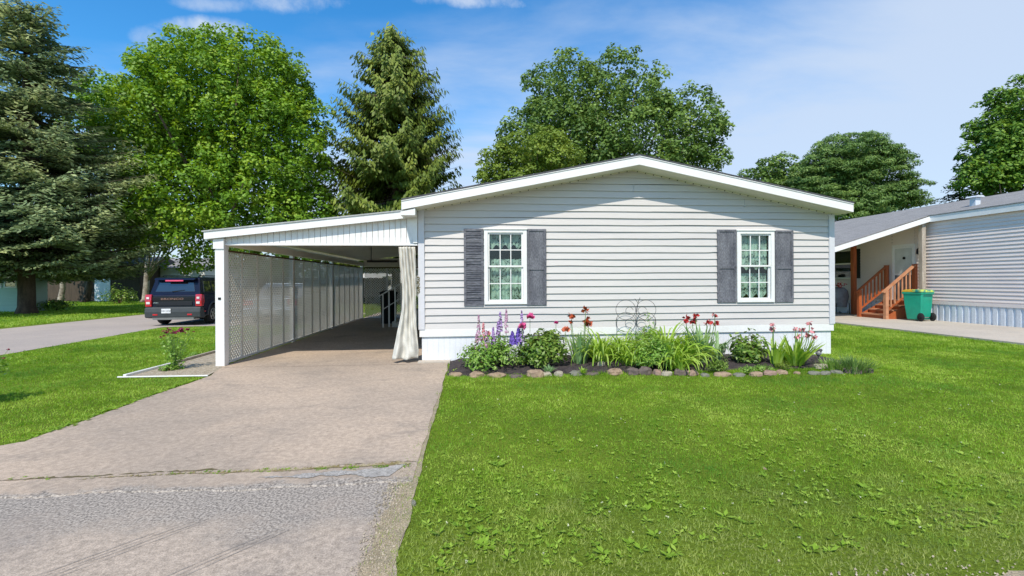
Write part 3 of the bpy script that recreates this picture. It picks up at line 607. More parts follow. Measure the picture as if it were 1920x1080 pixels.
def cloth_grid(x0, x1, ztop, zbot_fn, y, folds, amp, n=40, m=16, seed=0):
    r = random.Random(seed); vs = []; fs = []
    for j in range(m+1):
        for i in range(n+1):
            s = i/n; x = x0+(x1-x0)*s; zb = zbot_fn(s); v = j/m
            vs.append((x, y+amp*math.sin(s*folds*2*PI+.6*math.sin(5*s))*(.5+.5*v), ztop+(zb-ztop)*v))
    for j in range(m):
        for i in range(n): a = j*(n+1)+i; fs.append((a, a+1, a+n+2, a+n+1))
    return vs, fs
def window(w, idx):
    x0, x1, z0, z1 = w; zm = (z0+z1)/2+.005
    fr = MB(); tw = .068; ya, yb = FY-.055, FY-.01
    fr.box(x0, x0+tw, ya, yb, z0, z1); fr.box(x1-tw, x1, ya, yb, z0, z1); fr.box(x0+tw, x1-tw, ya, yb, z1-tw, z1); fr.box(x0+tw, x1-tw, ya, yb, z0, z0+tw*.8)
    fr.box(x0-.012, x1+.012, ya-.018, ya-.002, z1-.012, z1+.014)
    f = sub(fr.build('window', M['trim'], home, bevel=.004))
    f['label'] = ('double hung window with a lace valance and cafe curtain, left of the front wall', 'double hung window with swagged lace curtains, right of the front wall')[idx]
    a, b, c, d = x0+tw, x1-tw, z0+tw*.8, z1-tw; sw = .03
    for nm, za, zb, y in (('upper_sash', zm-.012, d, FY-.03), ('lower_sash', c, zm+.012, FY-.006)):
        s = MB(); s.box(a, a+sw, y, y+.03, za, zb); s.box(b-sw, b, y, y+.03, za, zb); s.box(a+sw, b-sw, y, y+.03, zb-sw, zb); s.box(a+sw, b-sw, y, y+.03, za, za+sw)
        for k in (1, 2): xx = a+sw+(b-a-2*sw)*k/3; s.box(xx-.008, xx+.008, y+.008, y+.022, za+sw, zb-sw)
        zh = (za+zb)/2; s.box(a+sw, b-sw, y+.009, y+.021, zh-.008, zh+.008)
        s.build(nm, M['trim'], f)
    MB().box(a, b, FY+.026, FY+.030, c, d).build('glass', M['glass'], f)
    H = d-c
    if idx == 0:
        sc = lambda s: d-.20*H*(1-.16*math.cos(s*2*PI*4)) 
        MB().add(*cloth_grid(a, b, d, sc, FY+.09, 9, .012)).build('curtain', M['lace'], f, True)
        lo = lambda s: c-.02
        mb = MB(); vs, fs = cloth_grid(a, b, d-.385*H, lo, FY+.10, 8, .016, 60, 26)
        vs = [(x, y, z+(.012*abs(math.sin((x-a)/(b-a)*PI*7)) if k < 61 else 0)) for k, (x, y, z) in enumerate(vs)]
        mb.add(vs, fs).build('curtain', M['lace'], f, True)
    else:
        MB().add(*cloth_grid(a, b, d, lambda s: d-.52*H-.03*H*math.cos(s*6*PI), FY+.09, 10, .014, 60, 20)).build('curtain', M['lace'], f, True)
        mb = MB()
        for k in range(3):
            aa, bb = a+(b-a)*k/3, a+(b-a)*(k+1)/3
            mb.add(*cloth_grid(aa, bb, d-.60*H, lambda s: c+.10*H-.09*H*math.sin(s*PI), FY+.11, 3, .012, 20, 14))
        mb.build('curtain', M['lace'], f, True)
window(WL, 0); window(WR, 1)
def shutter(px0, px1, y0, y1, slat, label):
    a = onY(px0, y1, FY-.04); b = onY(px1, y0, FY-.04); x0, x1, z0, z1 = a.x, b.x, a.z, b.z; m = M['shutter_h'] if slat else M['shutter']
    ya, yb = FY-.045, FY-.012; w = .045; zm = (z0+z1)/2 - .02; mb = MB()
    mb.box(x0, x0+w, ya, yb, z0, z1); mb.box(x1-w, x1, ya, yb, z0, z1); mb.box(x0+w, x1-w, ya+.002, yb, z1-w*.9, z1); mb.box(x0+w, x1-w, ya+.002, yb, z0, z0+w*1.7); mb.box(x0+w, x1-w, ya+.002, yb, zm-.03, zm+.03)
    mb.box(x0+w, x1-w, ya+.016, yb, z0+.05, z1-.02)
    if slat:
        z = z0+.1; r = random.Random(4)
        while z < z1-.08:
            if abs(z-zm) > .06:
                t = r.choice((0, .004, .010)); mb.box(x0+w, x1-w, ya+.004, ya+.014, z+.004, z+.026+t)
            z += r.choice((.03, .045, .06))
    s = mb.build('shutter', m, home, bevel=.002); s['label'] = label
shutter(870, 907, 429, 574, True, 'weathered shutter with warped horizontal slats at the far left')
shutter(988, 1024.5, 429.5, 572.5, False, 'weathered grey shutter right of the left window')
shutter(1345.5, 1381, 430.5, 567.5, False, 'weathered grey shutter left of the right window')
shutter(1453.5, 1488, 432, 567, False, 'weathered grey shutter at the far right')
def text_mesh(name, txt, size, m, parent, mtx, ext=.004, bold=0):
    cu = bpy.data.curves.new(name, 'FONT'); cu.body = txt; cu.size = size; cu.extrude = ext; cu.align_x = 'CENTER'; cu.offset = bold
    o = bpy.data.objects.new(name+'_src', cu); COL.objects.link(o); bpy.context.view_layer.update()
    me = bpy.data.meshes.new_from_object(o.evaluated_get(bpy.context.evaluated_depsgraph_get())); bpy.data.objects.remove(o)
    me.transform(mtx); me.materials.clear(); me.materials.append(m)
    oo = bpy.data.objects.new(name, me); COL.objects.link(oo); oo.parent = parent; return oo
FACE = Matrix.Rotation(PI/2, 4, 'X')               # text upright, facing -Y
for ch, py in (('3', 524), ('2', 534.5), ('3', 545)):
    p = onY(784.5, py+5, FY-.045); o_ = root_origin(home)
    text_mesh('house_number', ch, .135, M['brass'], home, Matrix.Translation((p.x-o_[0], FY-.040-o_[1], p.z-o_[2])) @ FACE, .005, .003)

# ================================================================ CARPORT
cp = thing('carport', (-2.7, 13.5, 0), 'white lean-to carport with lattice side attached to the left of the mobile home', 'carport')
CX, CY, CYB = -4.35, 8.5, 19.0
zb_ = lambda x: 2.20 + (x+4.57)*(2.585-2.20)/(3.42)      # underside of the front fascia
def slope(x0, x1, lo, hi, ya, yb): return MB().prism([(x0, zb_(x0)+lo), (x1, zb_(x1)+lo), (x1, zb_(x1)+hi), (x0, zb_(x0)+hi)], 'y', ya, yb)
slope(-4.57, -1.06, 0, .125, 8.36, 8.385).build('fascia', M['trim'], cp)
slope(-4.60, -1.04, .127, .15, 8.345, 19.2).build('roof', M['metalroof'], cp)
slope(-4.57, -.98, .105, .124, 8.387, 19.1).build('ceiling', M['ceiling'], cp)
MB().box(-4.57, -4.545, 8.387, 19.1, zb_(-4.57), zb_(-4.57)+.10).build('fascia', M['trim'], cp)
mb = MB(); x = -4.27
while x < -.99:
    w = min(.098, -.975-x); mb.prism([(x+.003, 2.135), (x+w-.003, 2.135), (x+w-.003, zb_(x+w)+.10), (x+.003, zb_(x)+.10)], 'y', CY-.02, CY+.0); x += .1
mb.box(-4.27, -.975, CY-.008, CY+.01, 2.14, 2.25)
mb.build('gable_panel', M['trim'], cp)
MB().box(-4.27, -.975, CY-.04, CY+.05, 2.105, 2.134).build('header_trim', M['trim'], cp)
MB().box(-4.27, -.98, CY+.012, CY+.05, 2.136, 2.24).build('header_beam', M['ceiling'], cp)
# box return where carport meets the home
MB().prism([(-1.22, 2.60), (-.97, 2.60), (-.97, 2.72), (-1.22, 2.66)], 'y', 8.10, 8.40).build('corner_return', M['trim'], cp)
MB().prism([(-1.05, 2.15), (-.975, 2.15), (-.975, 2.6), (-1.16, 2.6)], 'y', 8.44, 8.476).build('corner_gusset', M['trim'], cp)
MB().box(CX-.045, CX+.045, CY+.05, CYB, 2.10, 2.235).build('side_beam', M['ceiling'], cp)
MB().box(-4.305, -.98, CYB-.04, CYB+.02, 2.06, 2.40).build('back_beam', M['ceiling'], cp)
def post(x, y, w, label=None, cap=False):
    p = MB().box(x-w/2, x+w/2, y-w/2, y+w/2, -.02, 2.10).build('post', M['trim'], cp, bevel=.006)
    if cap: MB().box(x-w/2-.02, x+w/2+.005, y-w/2-.02, y+w/2+.01, 2.04, 2.215).build('post_cap', M['trim'], cp)
    if label: p['label'] = label
    return p
post(CX+.0, CY+.0, .15, 'front corner post of the carport', True)
for y in (11.75, 14.95, 18.93): post(CX-.03, y, .09)
MB().box(-4.372, -4.328, CY-.085, CY-.073, 1.16, 1.20).build('hook', M['black'], cp)
def lattice(p0, u, wd, z0, z1, n, pitch=.061, sw=.0335, th=.005):
    """diagonal lattice in the plane through p0 spanned by horizontal unit u and z; n = thickness direction"""
    mb = MB(); u = Vector(u); n = Vector(n); H = z1-z0; st = pitch*math.sqrt(2)
    def pt(s, t, d): return Vector(p0)+u*s+Vector((0, 0, z0+t))+n*d
    for sg, dd in ((1, 0), (-1, th*1.05)):
        c = -H if sg == 1 else 0
        end = wd if sg == 1 else wd+H
        while c < end:
            if sg == 1: s0 = max(0, c); s1 = min(wd, c+H); t0, t1 = s0-c, s1-c
            else: s0 = max(0, c-H); s1 = min(wd, c); t0, t1 = c-s0, c-s1
            if s1-s0 > .02:
                a, b = pt(s0, t0, dd), pt(s1, t1, dd); mb.bar(a, b, th, sw, up=(b-a).cross(n))
            c += st
    return mb
lattice((CX, CY+.08, 0), (0, 1, 0), CYB-CY-.15, .06, 2.02, (-1, 0, 0)).build('lattice_panel', M['lattice'], cp)
lattice((CX+.06, CYB, 0), (1, 0, 0), 3.3, .06, 2.02, (0, 1, 0), .07, .026).build('lattice_panel', M['lattice'], cp)
y = CY+.68
while y < CYB-.2:
    MB().box(CX+.002, CX+.02, y-.024, y+.024, .06, 2.02).build('lattice_stile', M['lattice'], cp); y += .645
MB().box(CX-.012, CX+.024, CY+.08, CYB-.05, .025, .062).build('bottom_rail', M['trim'], cp)
MB().box(CX-.012, CX+.020, CY+.08, CYB-.05, 2.005, 2.035).build('top_rail', M['twig'], cp)
MB().box(CX+.05, -.98, CYB-.02, CYB+.02, 2.0, 2.05).build('top_rail', M['twig'], cp)
for x in (-3.4, -2.3, -1.3): MB().box(x-.03, x+.03, CYB-.045, CYB-.004, 0, 2.0).build('lattice_stile', M['trim'], cp)
MB().box(-3.0, -2.15, 13.6, 13.72, 2.02, 2.08).build('light_fixture', M['black'], cp)
MB().box(-2.9, -2.88, 13.65, 13.67, 2.08, 2.48).build('hanger', M['black'], cp)

# tied canvas curtain at the carport mouth
keys = [(463, 748, 779), (500, 750, 780), (540, 754, 780), (580, 753, 780), (610, 747, 781), (640, 741, 783), (660, 737, 784), (673, 735, 783)]
vs = []; fs = []; n = 48; rc = random.Random(2)
YC = CY-.06; rows = 60
for j in range(rows+1):
    py = 463+(673-463)*j/rows; k = max(i for i in range(len(keys)) if keys[i][0] <= py); k = min(k, len(keys)-2)
    s = (py-keys[k][0])/(keys[k+1][0]-keys[k][0]); l = keys[k][1]+(keys[k+1][1]-keys[k][1])*s; r = keys[k][2]+(keys[k+1][2]-keys[k][2])*s
    v = j/rows; A = onY(l, py, YC); B = onY(r, py, YC)
    for i in range(n+1):
        q = i/n; amp = .030*(1-.35*v); f = 5.5-2.2*v
        yy = amp*math.sin(2*PI*f*q+1.5*v*math.sin(3*q+2)) + .022*math.sin(2*PI*1.5*q+4*v) + .006*math.sin(31*v+9*q)+.005*math.sin(53*v-14*q+2) + .03*max(0, v-.8)*math.sin(13*q+9*v)*4 - .10*max(0, v-.72)*(1+math.sin(5*q))
        vs.append((A.x+(B.x-A.x)*q, YC+yy-.02, A.z+(B.z-A.z)*q*0+ (0.01*math.sin(9*q) if v > .97 else 0)))
for j in range(rows):
    for i in range(n): a = j*(n+1)+i; fs.append((a, a+1, a+n+2, a+n+1))
cur = MB().add(vs, fs).build('canvas_curtain', M['tarp'], None, True)
so = cur.modifiers.new('thickness', 'SOLIDIFY'); so.thickness = .004
tag(cur, 'cream canvas curtain gathered at the carport mouth beside the house corner', 'curtain')
# step slab edge by the skirting
struct(MB().box(-.97, -.40, 8.30, 8.50, -.01, .035), 'concrete_step', M['slab'])

# side steps with white railing inside the carport
sr = thing('side_steps', (-1.9, 15.3, 0), 'side steps with a white metal stair railing inside the carport', 'steps')
for k in range(3): MB().box(-2.55+k*.32, -1.0, 15.06, 16.3, .0+k*.18+.001*k, .18+k*.18).build('step', M['lattice'], sr)
a, b = Vector((-2.95, 15.0, 1.0)), Vector((-1.25, 15.0, 1.98))
MB().bar(a, b, .05, .035).build('handrail', M['trim'], sr)
MB().bar(a+Vector((.12, 0, -.42)), b+Vector((0, 0, -.42)), .035, .025).build('lower_rail', M['trim'], sr)
for k in range(9):
    x = -2.82+k*.19; zt = 1.0+(x+2.95)*.5765; zb = 0 if k == 0 else max(0, min(.05+(x+2.6)*.56, .54))
    MB().box(x-.022, x+.022, 14.985, 15.015, zb, zt-.02).build('baluster', M['trim'], sr)
tc_ = thing('trash_can', (-2.92, 16.6, 0), 'black lidded trash can behind the white stair railing', 'trash can')
MB().lathe([(.24, 0), (.25, .03), (.29, 1.0), (.31, 1.02), (.31, 1.05)], (-2.92, 16.6, 0), 20).build('body', M['black'], tc_, True)
MB().lathe([(.315, 1.052), (.315, 1.09), (.2, 1.15), (.03, 1.17)], (-2.92, 16.6, 0), 20).build('lid', M['rubber'], tc_, True)
# gravel bed edging
eg = thing('bed_edging', (-5.3, 8, 0), 'white painted timber edging round the gravel bed by the carport post', 'garden edging')
MB().bar((-5.42, 7.60, .018), (-4.08, 7.56, .018), .025, .02).build('timber', M['trim'], eg, bevel=.005)
MB().bar((-5.34, 7.63, .025), (-5.30, 8.75, .025), .05, .05).build('timber', M['trim'], eg, bevel=.006)
MB().bar((-5.30, 8.77, .03), (-5.32, 12.5, .03), .05, .06).build('timber', M['rawwood'], eg, bevel=.006)

# ================================================================ NEIGHBOUR ON THE RIGHT
NX, NY = 15.72, 26.0
nh = thing('neighbour_home', (17.5, 14, 0), 'lilac grey sided mobile home with a porch roof at the right edge', 'mobile home')
door = (15.22, 16.12); nw = (17.95, 18.95)
def nsid(y0, y1, z0, z1):
    mb = MB(); z = z0
    while z < z1-.01:
        zt = min(z+.115, z1); mb.add([(NX-.030, y0, z), (NX-.002, y0, zt), (NX-.002, y1, zt), (NX-.030, y1, z), (NX, y0, z), (NX, y1, z)], [(0, 1, 2, 3), (4, 0, 3, 5)]); z = zt
    return mb
mb = nsid(2, door[0], .62, 3.42); mb2 = nsid(door[1], nw[0], .62, 3.42); mb3 = nsid(nw[1], NY, .62, 3.42); mb4 = nsid(nw[0], nw[1], .62, 1.48); mb5 = nsid(nw[0], nw[1], 2.70, 3.42); mb6 = nsid(door[0], door[1], 2.72, 3.42)
for q in (mb2, mb3, mb4, mb5, mb6): mb.add(q.v, q.f)
mb.build('siding', M['nsiding'], nh)
MB().box(NX+.01, 20.8, 2, 2.05, 0, 3.4).build('end_wall', M['nsiding'], nh); MB().box(NX+.3, NX+.32, 3, 25, .1, 3.4).build('dark_room_backdrop', M['dark'], nh)
mb = MB(); y = 2.0; 
while y < 24:
    mb.prism([(NX-.06, y), (NX-.06, y+.11), (NX-.02, y+.145), (NX-.02, y+.20), (NX-.01, y+.2), (NX-.01, y)], 'z', .04, .60); y += .2
mb.build('skirting', M['nskirt'], nh)
MB().box(NX-.075, NX-.002, 2, 24, .602, .70).build('band_board', M['nsiding'], nh)
MB().box(NX-.14, NX-.12, 2, 14.55, 3.40, 3.60).build('fascia', M['trim'], nh)
MB().box(NX-.118, NX, 2, 14.55, 3.41, 3.43).build('soffit', M['trim'], nh)
RS = .262
def nroof(x0, x1, y0, y1, z0, s, t=.03): return MB().prism([(x0, z0), (x1, z0+(x1-x0)*s), (x1, z0+(x1-x0)*s+t), (x0, z0+t)], 'y', y0, y1)
nroof(NX-.16, 18.6, 2, NY, 3.605, RS).build('roof', M['nroof'], nh)
MB().prism([(18.61, 3.605+RS*3.05), (21.6, 3.6), (21.6, 3.63), (18.61, 3.64+RS*3.05)], 'y', 2, NY).build('roof', M['nroof'], nh)
pr = nroof(11.55, NX-.165, 14.58, NY, 3.60-4.0*.305, .305).build('porch_roof', M['nroof'], nh)
MB().prism([(11.55, 3.595-4.005*.305-.17), (NX-.10, 3.595-.17), (NX-.10, 3.60), (11.55, 3.595-4.005*.305)], 'y', 14.55, 14.575).build('porch_fascia', M['trim'], nh)
nroof(11.6, NX-.02, 14.6, NY-.1, 3.60-4.0*.305-.06, .305, .02).build('porch_ceiling', M['cream'], nh)
p = MB().box(15.40, 15.54, 14.66, 14.80, .05, 3.38).build('porch_post', M['rawwood'], nh, bevel=.006); p['label'] = 'unpainted corner post of the porch by the steps'
MB().box(15.2, 15.34, 17.32, 17.46, .05, 3.25).build('porch_post', M['wood'], nh)['label'] = 'orange stained porch post'
MB().box(15.56, 15.60, 14.72, 14.80, 2.9, 3.40).build('post_bracket', M['wood'], nh)
MB().box(11.9, 12.04, 14.66, 14.80, .05, 2.2).build('porch_post', M['rawwood'], nh)
d = MB(); d.box(NX-.03, NX+.0, door[0], door[0]+.08, .62, 2.72); d.box(NX-.03, NX, door[1]-.08, door[1], .62, 2.72); d.box(NX-.03, NX, door[0]+.08, door[1]-.08, 2.64, 2.72)
df = sub(d.build('door', M['trim'], nh))
MB().box(NX-.012, NX+.012, door[0]+.082, door[1]-.082, .64, 2.638).build('door_leaf', M['trim'], df)
MB().box(NX-.022, NX-.014, door[0]+.12, door[1]-.12, 1.66, 2.58).build('door_panel', mat('door_screen_upper', (.60,.62,.60), .5), df)
MB().box(NX-.022, NX-.014, door[0]+.12, door[1]-.12, .72, 1.60).build('door_screen', mat('door_screen_lower', (.10,.12,.14), .3), df)
MB().lathe([(.0, -.03), (.05, -.026), (.05, 0)], (NX-.026, 15.62, 2.22), 8, 'x').build('door_ornament', M['black'], df)
wl = MB().lathe([(.02, 0), (.07, .03), (.055, .18), (.02, .22)], (NX-.13, 14.98, 2.32), 8).build('porch_lamp', M['black'], nh)
MB().box(NX-.10, NX-.02, 14.96, 15.0, 2.45, 2.5).build('lamp_arm', M['black'], nh)
w_ = MB(); t_ = .06; a0, a1 = nw
for q in ((a0, a0+t_, 1.48, 2.70), (a1-t_, a1, 1.48, 2.70)): w_.box(NX-.035, NX, q[0], q[1], q[2], q[3])
for zq in (1.48, 2.08, 2.64): w_.box(NX-.03, NX, a0+t_, a1-t_, zq, zq+.06)
wf = sub(w_.build('window', M['trim'], nh)); MB().box(NX-.006, NX, a0+t_, a1-t_, 1.54, 2.64).build('glass', M['glass'], wf)
sh = MB(); sh.box(NX-.04, NX-.016, a0-.40, a0-.02, 1.50, 2.70).build('shutter', M['black'], nh)
mb = MB().box(NX-.03, NX-.016, 14.9, 14.98, 0, 0.001)
v = thing('roof_vent', tuple(P(1828, 385, 15.6)), 'small grey metal vent pipe standing on the neighbouring grey roof', 'roof vent')
vp = P(1829, 375, 15.2); zr = 3.62+(vp.x-NX+.16)*RS
ORG[v.name] = (vp.x, vp.y, zr); v.location = ORG[v.name]
MB().box(vp.x-.09, vp.x+.09, vp.y-.09, vp.y+.09, zr-.05, zr+.26).build('stack', M['nskirt'], v)
MB().prism([(vp.x-.17, zr+.262), (vp.x+.17, zr+.262), (vp.x+.10, zr+.31), (vp.x-.10, zr+.31)], 'y', vp.y-.17, vp.y+.17).build('cap', M['nskirt'], v)

# porch steps
ps = thing('porch_steps', (15.1, 15.7, .05), 'orange stained wooden porch steps with two railings at the neighbouring door', 'steps')
sy0, sy1 = 15.06, 16.28
for k in range(4):
    x1 = 14.52+.29*k; zt = .05+.16*(k+1)
    MB().box(x1-.03, x1+.32, sy0+.1, sy1-.1, zt-.045, zt).build('tread', M['wood_l'] if k < 3 else M['wood'], ps)
    MB().box(x1, x1+.02, sy0+.1, sy1-.1, zt-.16, zt-.047).build('riser', M['wood'], ps)
for yy in (sy0+.05, sy1-.05):
    near = yy < 15.5
    MB().prism([(14.50, .05), (15.68, .05), (15.68, .66), (15.5, .66), (14.50, .16)], 'y', yy-.02, yy+.02).build('stringer', M['wood'], ps)
    r = MB().bar((14.36, yy, .98), (15.56, yy, 1.94), .13 if near else .10, .04).build('handrail', M['wood_l'] if near else M['wood'], ps)
    MB().bar((14.50, yy, .34), (15.56, yy, 1.12), .05, .05).build('bottom_rail', M['wood'], ps)
    MB().box(14.42, 14.53, yy-.055, yy+.055, .05, 1.05).build('newel_post', M['wood_l'] if near else M['wood'], ps)
    MB().box(15.52, 15.63, yy-.055, yy+.055, .05, 1.98).build('newel_post', M['wood'], ps)
    for k in range(6):
        x = 14.66+k*.145; MB().box(x-.022, x+.022, yy-.02, yy+.02, .36+(x-14.5)*.736, .96+(x-14.36)*.8).build('baluster', M['wood_l'] if near else M['wood'], ps)
# wheelie bin
wb = thing('wheelie_bin', (0, 0, 0), 'green wheeled waste bin with a yellow lid beside the porch steps', 'waste bin')
mb = MB(); B0, B1 = [(-.27, -.30), (.27, -.30), (.27, .28), (-.27, .28)], [(-.34, -.42), (.34, -.42), (.34, .36), (-.34, .36)]
mb.add([(x, y, .04) for x, y in B0]+[(x*1.02, y*1.04, .5) for x, y in [(B0[i][0]*.5+B1[i][0]*.5, B0[i][1]*.5+B1[i][1]*.5) for i in range(4)]]+[(x, y, .95) for x, y in B1],
       [(3,2,1,0)]+[(a+i, a+(i+1) % 4, a+4+(i+1) % 4, a+4+i) for a in (0, 4) for i in range(4)]+[(8,9,10,11)])
mb.build('body', M['bin'], wb, bevel=.03, seg=3)
MB().box(-.365, .365, -.44, .38, .90, .965).build('rim', M['bin'], wb, bevel=.012)
MB().prism([(-.46, .967), (.02, .967), (.02, 1.058), (-.3, 1.05), (-.44, 1.01)], 'x', -.37, .37).build('lid', M['yellow'], wb, bevel=.015)
M['lidmix'] = mat('green_and_yellow_lid', (.01,.22,.20), .4, (.55,.62,.08), 9, .85)
MB().prism([(.022, .967), (.40, .967), (.37, 1.03), (.1, 1.06), (.022, 1.058)], 'x', -.385, .385).build('lid', M['lidmix'], wb, bevel=.015)['label'] = 'patterned end of the lid'
MB().tube([(-.25, .44, .93), (.25, .44, .93)], .02, 8).build('handle', M['bin'], wb)
MB().tube([(-.33, .33, .13), (.33, .33, .13)], .015, 8).build('axle', M['chrome'], wb)
for s in (-1, 1):
    w = sub(MB().lathe([(.06, -.035), (.13, -.035), (.14, -.02), (.14, .02), (.13, .035), (.06, .035)], (s*.33, .33, .14), 20, 'x').build('wheel', M['rubber'], wb, True))
    MB().lathe([(.06, -.042), (.02, -.045), (.02, .045), (.06, .042)], (s*.33, .33, .14), 12, 'x').build('hub', M['black'], w, True)
lg = MB()
for k, h in enumerate((.010, .02, .035, .05, .035, .02, .010)): lg.prism([(-.09+k*.03, .815), (-.065+k*.03, .815), (-.065+k*.03, .815+h), (-.09+k*.03, .815+h)], 'y', -.425, -.415)
lg = MB().add([(x-.0, y+.012*0, z) for x, y, z in lg.v], lg.f); lg.box(-.10, .12, -.424, -.414, .80, .808)
lgo = lg.build('emblem', M['trim'], wb)
wb.scale = (.80, .74, 1); wb.location = (15.0, 14.42, .05); wb.rotation_euler = (0, 0, math.radians(-170))
# covered grill and tank at the far end of the porch
gr = thing('covered_grill', (14.85, 17.7, .05), 'grey covered grill with red flowers on top under the neighbouring porch', 'grill')
rr = np.random.default_rng(3); vs = []; fs = []
prof = [(.36, .30), (.40, .45), (.42, .7), (.36, .95), (.22, 1.08), (.05, 1.10)]
for i, (r_, h_) in enumerate(prof):
    for k in range(20): t = 2*PI*k/20; q = r_*(1+.08*math.sin(3*t+i)+rr.normal()*.03); vs.append((14.85+q*math.cos(t)*.9, 17.7+q*math.sin(t)*.8, .05+h_))
for i in range(len(prof)-1):
    for k in range(20): fs.append((i*20+k, i*20+(k+1) % 20, (i+1)*20+(k+1) % 20, (i+1)*20+k))
fs.append(tuple(range(100, 120))); MB().add(vs, fs).build('cover', mat('grey_cover', (.20,.20,.21), .8, (.13,.13,.14), 6, .5), gr, True)
for dx, dy in ((-.3, -.25), (.3, -.25), (-.3, .25), (.3, .25)): MB().tube([(14.85+dx, 17.7+dy, .05), (14.85+dx*.9, 17.7+dy, .5)], .015).build('leg', M['black'], gr)
pl = rr.normal(size=(70, 3))*np.array([.13, .1, .05])+np.array([14.8, 17.6, 1.22]); leaves('flowers', pl, rr.normal(size=(70, 3)), .07, .05, M['red'], gr, rr)
tk = thing('patio_table', (15.2, 18.2, .05), 'small dark patio side table with a white round panel under the porch', 'table')
MB().box(14.95, 15.4, 18.1, 18.6, .62, .66).build('table_top', M['black'], tk)
for dx in (14.98, 15.37):
    for dy in (18.13, 18.57): MB().tube([(dx, dy, .05), (dx, dy, .62)], .015).build('leg', M['black'], tk)
MB().lathe([(.25, -.02), (.28, 0), (.25, .02)], (15.12, 17.75, .36), 20, 'x').build('round_panel', M['nskirt'], tk)

# ================================================================ CARS
def carpaint(name, c, coat=1, rough=.35, metal=.3): return mat(name, c, rough, tuple(x*.9 for x in c), 1, .2, metal=metal, fine=.02, coat=coat)
M['navy'] = mat('dark_navy_paint', (.003,.005,.022), .25, spec=.25, coat=.12, fine=.02); M['silver'] = carpaint('silver_blue_paint', (.28,.34,.42), metal=.5)
M['carglass'] = mat('tinted_car_glass', (.012,.016,.02), .04, spec=.9, coat=1, fine=.01)
M['lamp_red'] = mat('red_lamp_plastic', (.55,.01,.02), .15, (.35,.005,.01), 12, .5, coat=1, fine=.05)
M['lamp_white'] = mat('clear_lamp_plastic', (.75,.70,.70), .15, coat=1)
M['bumper'] = mat('grey_bumper', (.045,.052,.056), .6, (.033,.038,.042), 4, .4)
M['plate'] = mat('license_plate', (.72,.72,.74), .5)
M['platetext'] = mat('plate_digits', (.10,.12,.18), .6)
def car(loc, rz, paint, label, suv=True):
    t = thing('parked_car', (0, 0, 0), label, 'car'); Lc, Wd = (4.4, 1.88) if suv else (4.6, 1.80); hw = Wd/2
    wr = .365 if suv else .32; ar = wr+.055; ya, yf = .88, Lc-.92; sill = .34 if suv else .26; belt = 1.12 if suv else .92; top = 1.74 if suv else 1.42
    arc = lambda c: [(c+ar*math.cos(a), wr+ar*math.sin(a)) for a in np.linspace(-.08, PI+.08, 13)]
    rear = [(.10, sill), (.03, .55), (.04, belt-.06), (.08, belt)]
    hood = [(3.2, belt+.02), (3.4, belt), (Lc-.2, belt-.13), (Lc-.02, belt-.3), (Lc, .5), (Lc-.1, sill)] if suv else [(3.5, belt+.02), (3.7, belt-.02), (Lc-.25, belt-.18), (Lc-.02, belt-.32), (Lc, .45), (Lc-.1, sill)]
    out = rear + hood + arc(yf) + arc(ya)
    body = MB()
    n = len(out)
    for sx, k in ((0, 0),): pass
    rings = []
    for x, f in ((-hw, 1), (-hw+.07, 2), (hw-.07, 2), (hw, 1)):
        rings.append([(x, y, z) for y, z in out])
    # inner section slightly fuller than the flanks: gives rounded shoulders
    def shr(y, z, amt): return (Lc/2+(y-Lc/2)*(1-amt*.05), z-(.05*amt if z > belt-.2 else 0))
    r0 = [(-hw, *shr(y, z, 1)) for y, z in out]; r1 = [(-hw+.09, y, z) for y, z in out]; r2 = [(hw-.09, y, z) for y, z in out]; r3 = [(hw, *shr(y, z, 1)) for y, z in out]
    vs = r0+r1+r2+r3; fs = [tuple(range(n)), tuple(range(3*n, 4*n))[::-1]]
    for j in range(3):
        for i in range(n): fs.append((j*n+i, j*n+(i+1) % n, (j+1)*n+(i+1) % n, (j+1)*n+i))
    body.add(vs, fs)
    # greenhouse
    g0, g1, h0, h1 = (.07, 3.30, .26, 2.55) if suv else (.75, 3.65, 1.25, 2.75); wt = hw*.80; wb2 = hw-.07
    gb = [(-wb2, g0), (wb2, g0), (wb2, g1), (-wb2, g1)]; gt = [(-wt, h0), (wt, h0), (wt, h1), (-wt, h1)]
    body.add([(x, y, belt-.05) for x, y in gb]+[(x, y, top-.05) for x, y in gt]+[(x*.9, (y-1.4)*.93+1.4, top) for x, y in gt], [(0,1,5,4),(1,2,6,5),(2,3,7,6),(3,0,4,7),(4,5,9,8),(5,6,10,9),(6,7,11,10),(7,4,8,11),(8,9,10,11),(3,2,1,0)])
    b = body.build('body', paint, t, bevel=.025, seg=3)
    def gh(x_s, y_s, z):      # point on greenhouse surface; s in 0..1
        f = (z-(belt-.05))/(top-belt); return f
    def panel(name, corners, m, th=.012, par=t):
        c = [Vector(p) for p in corners]; nrm_ = (c[1]-c[0]).cross(c[2]-c[0]).normalized(); q = MB(); q.add([p+nrm_*th for p in c]+[p-nrm_*.01 for p in c], [(0,1,2,3),(7,6,5,4)]+[(i, (i+1) % 4+0, 4+(i+1) % 4, 4+i) for i in range(4)])
        return q.build(name, m, par, bevel=.008)
    def gp(wx, fy, fz):       # rear face point: wx -1..1 , fz 0..1
        hwid = wb2+(wt-wb2)*fz; y = g0+(h0-g0)*fz; return (wx*hwid, y, belt-.05+(top-belt)*fz)
    panel('rear_window', [gp(-.80, 0, .22), gp(.80, 0, .22), gp(.74, 0, .80), gp(-.74, 0, .80)], M['carglass'])
    def gf(wx, fz): hwid = wb2+(wt-wb2)*fz; y = g1+(h1-g1)*fz; return (wx*hwid, y, belt-.05+(top-belt)*fz)
    panel('windshield', [gf(.85, .15), gf(-.85, .15), gf(-.8, .88), gf(.8, .88)], M['carglass'])
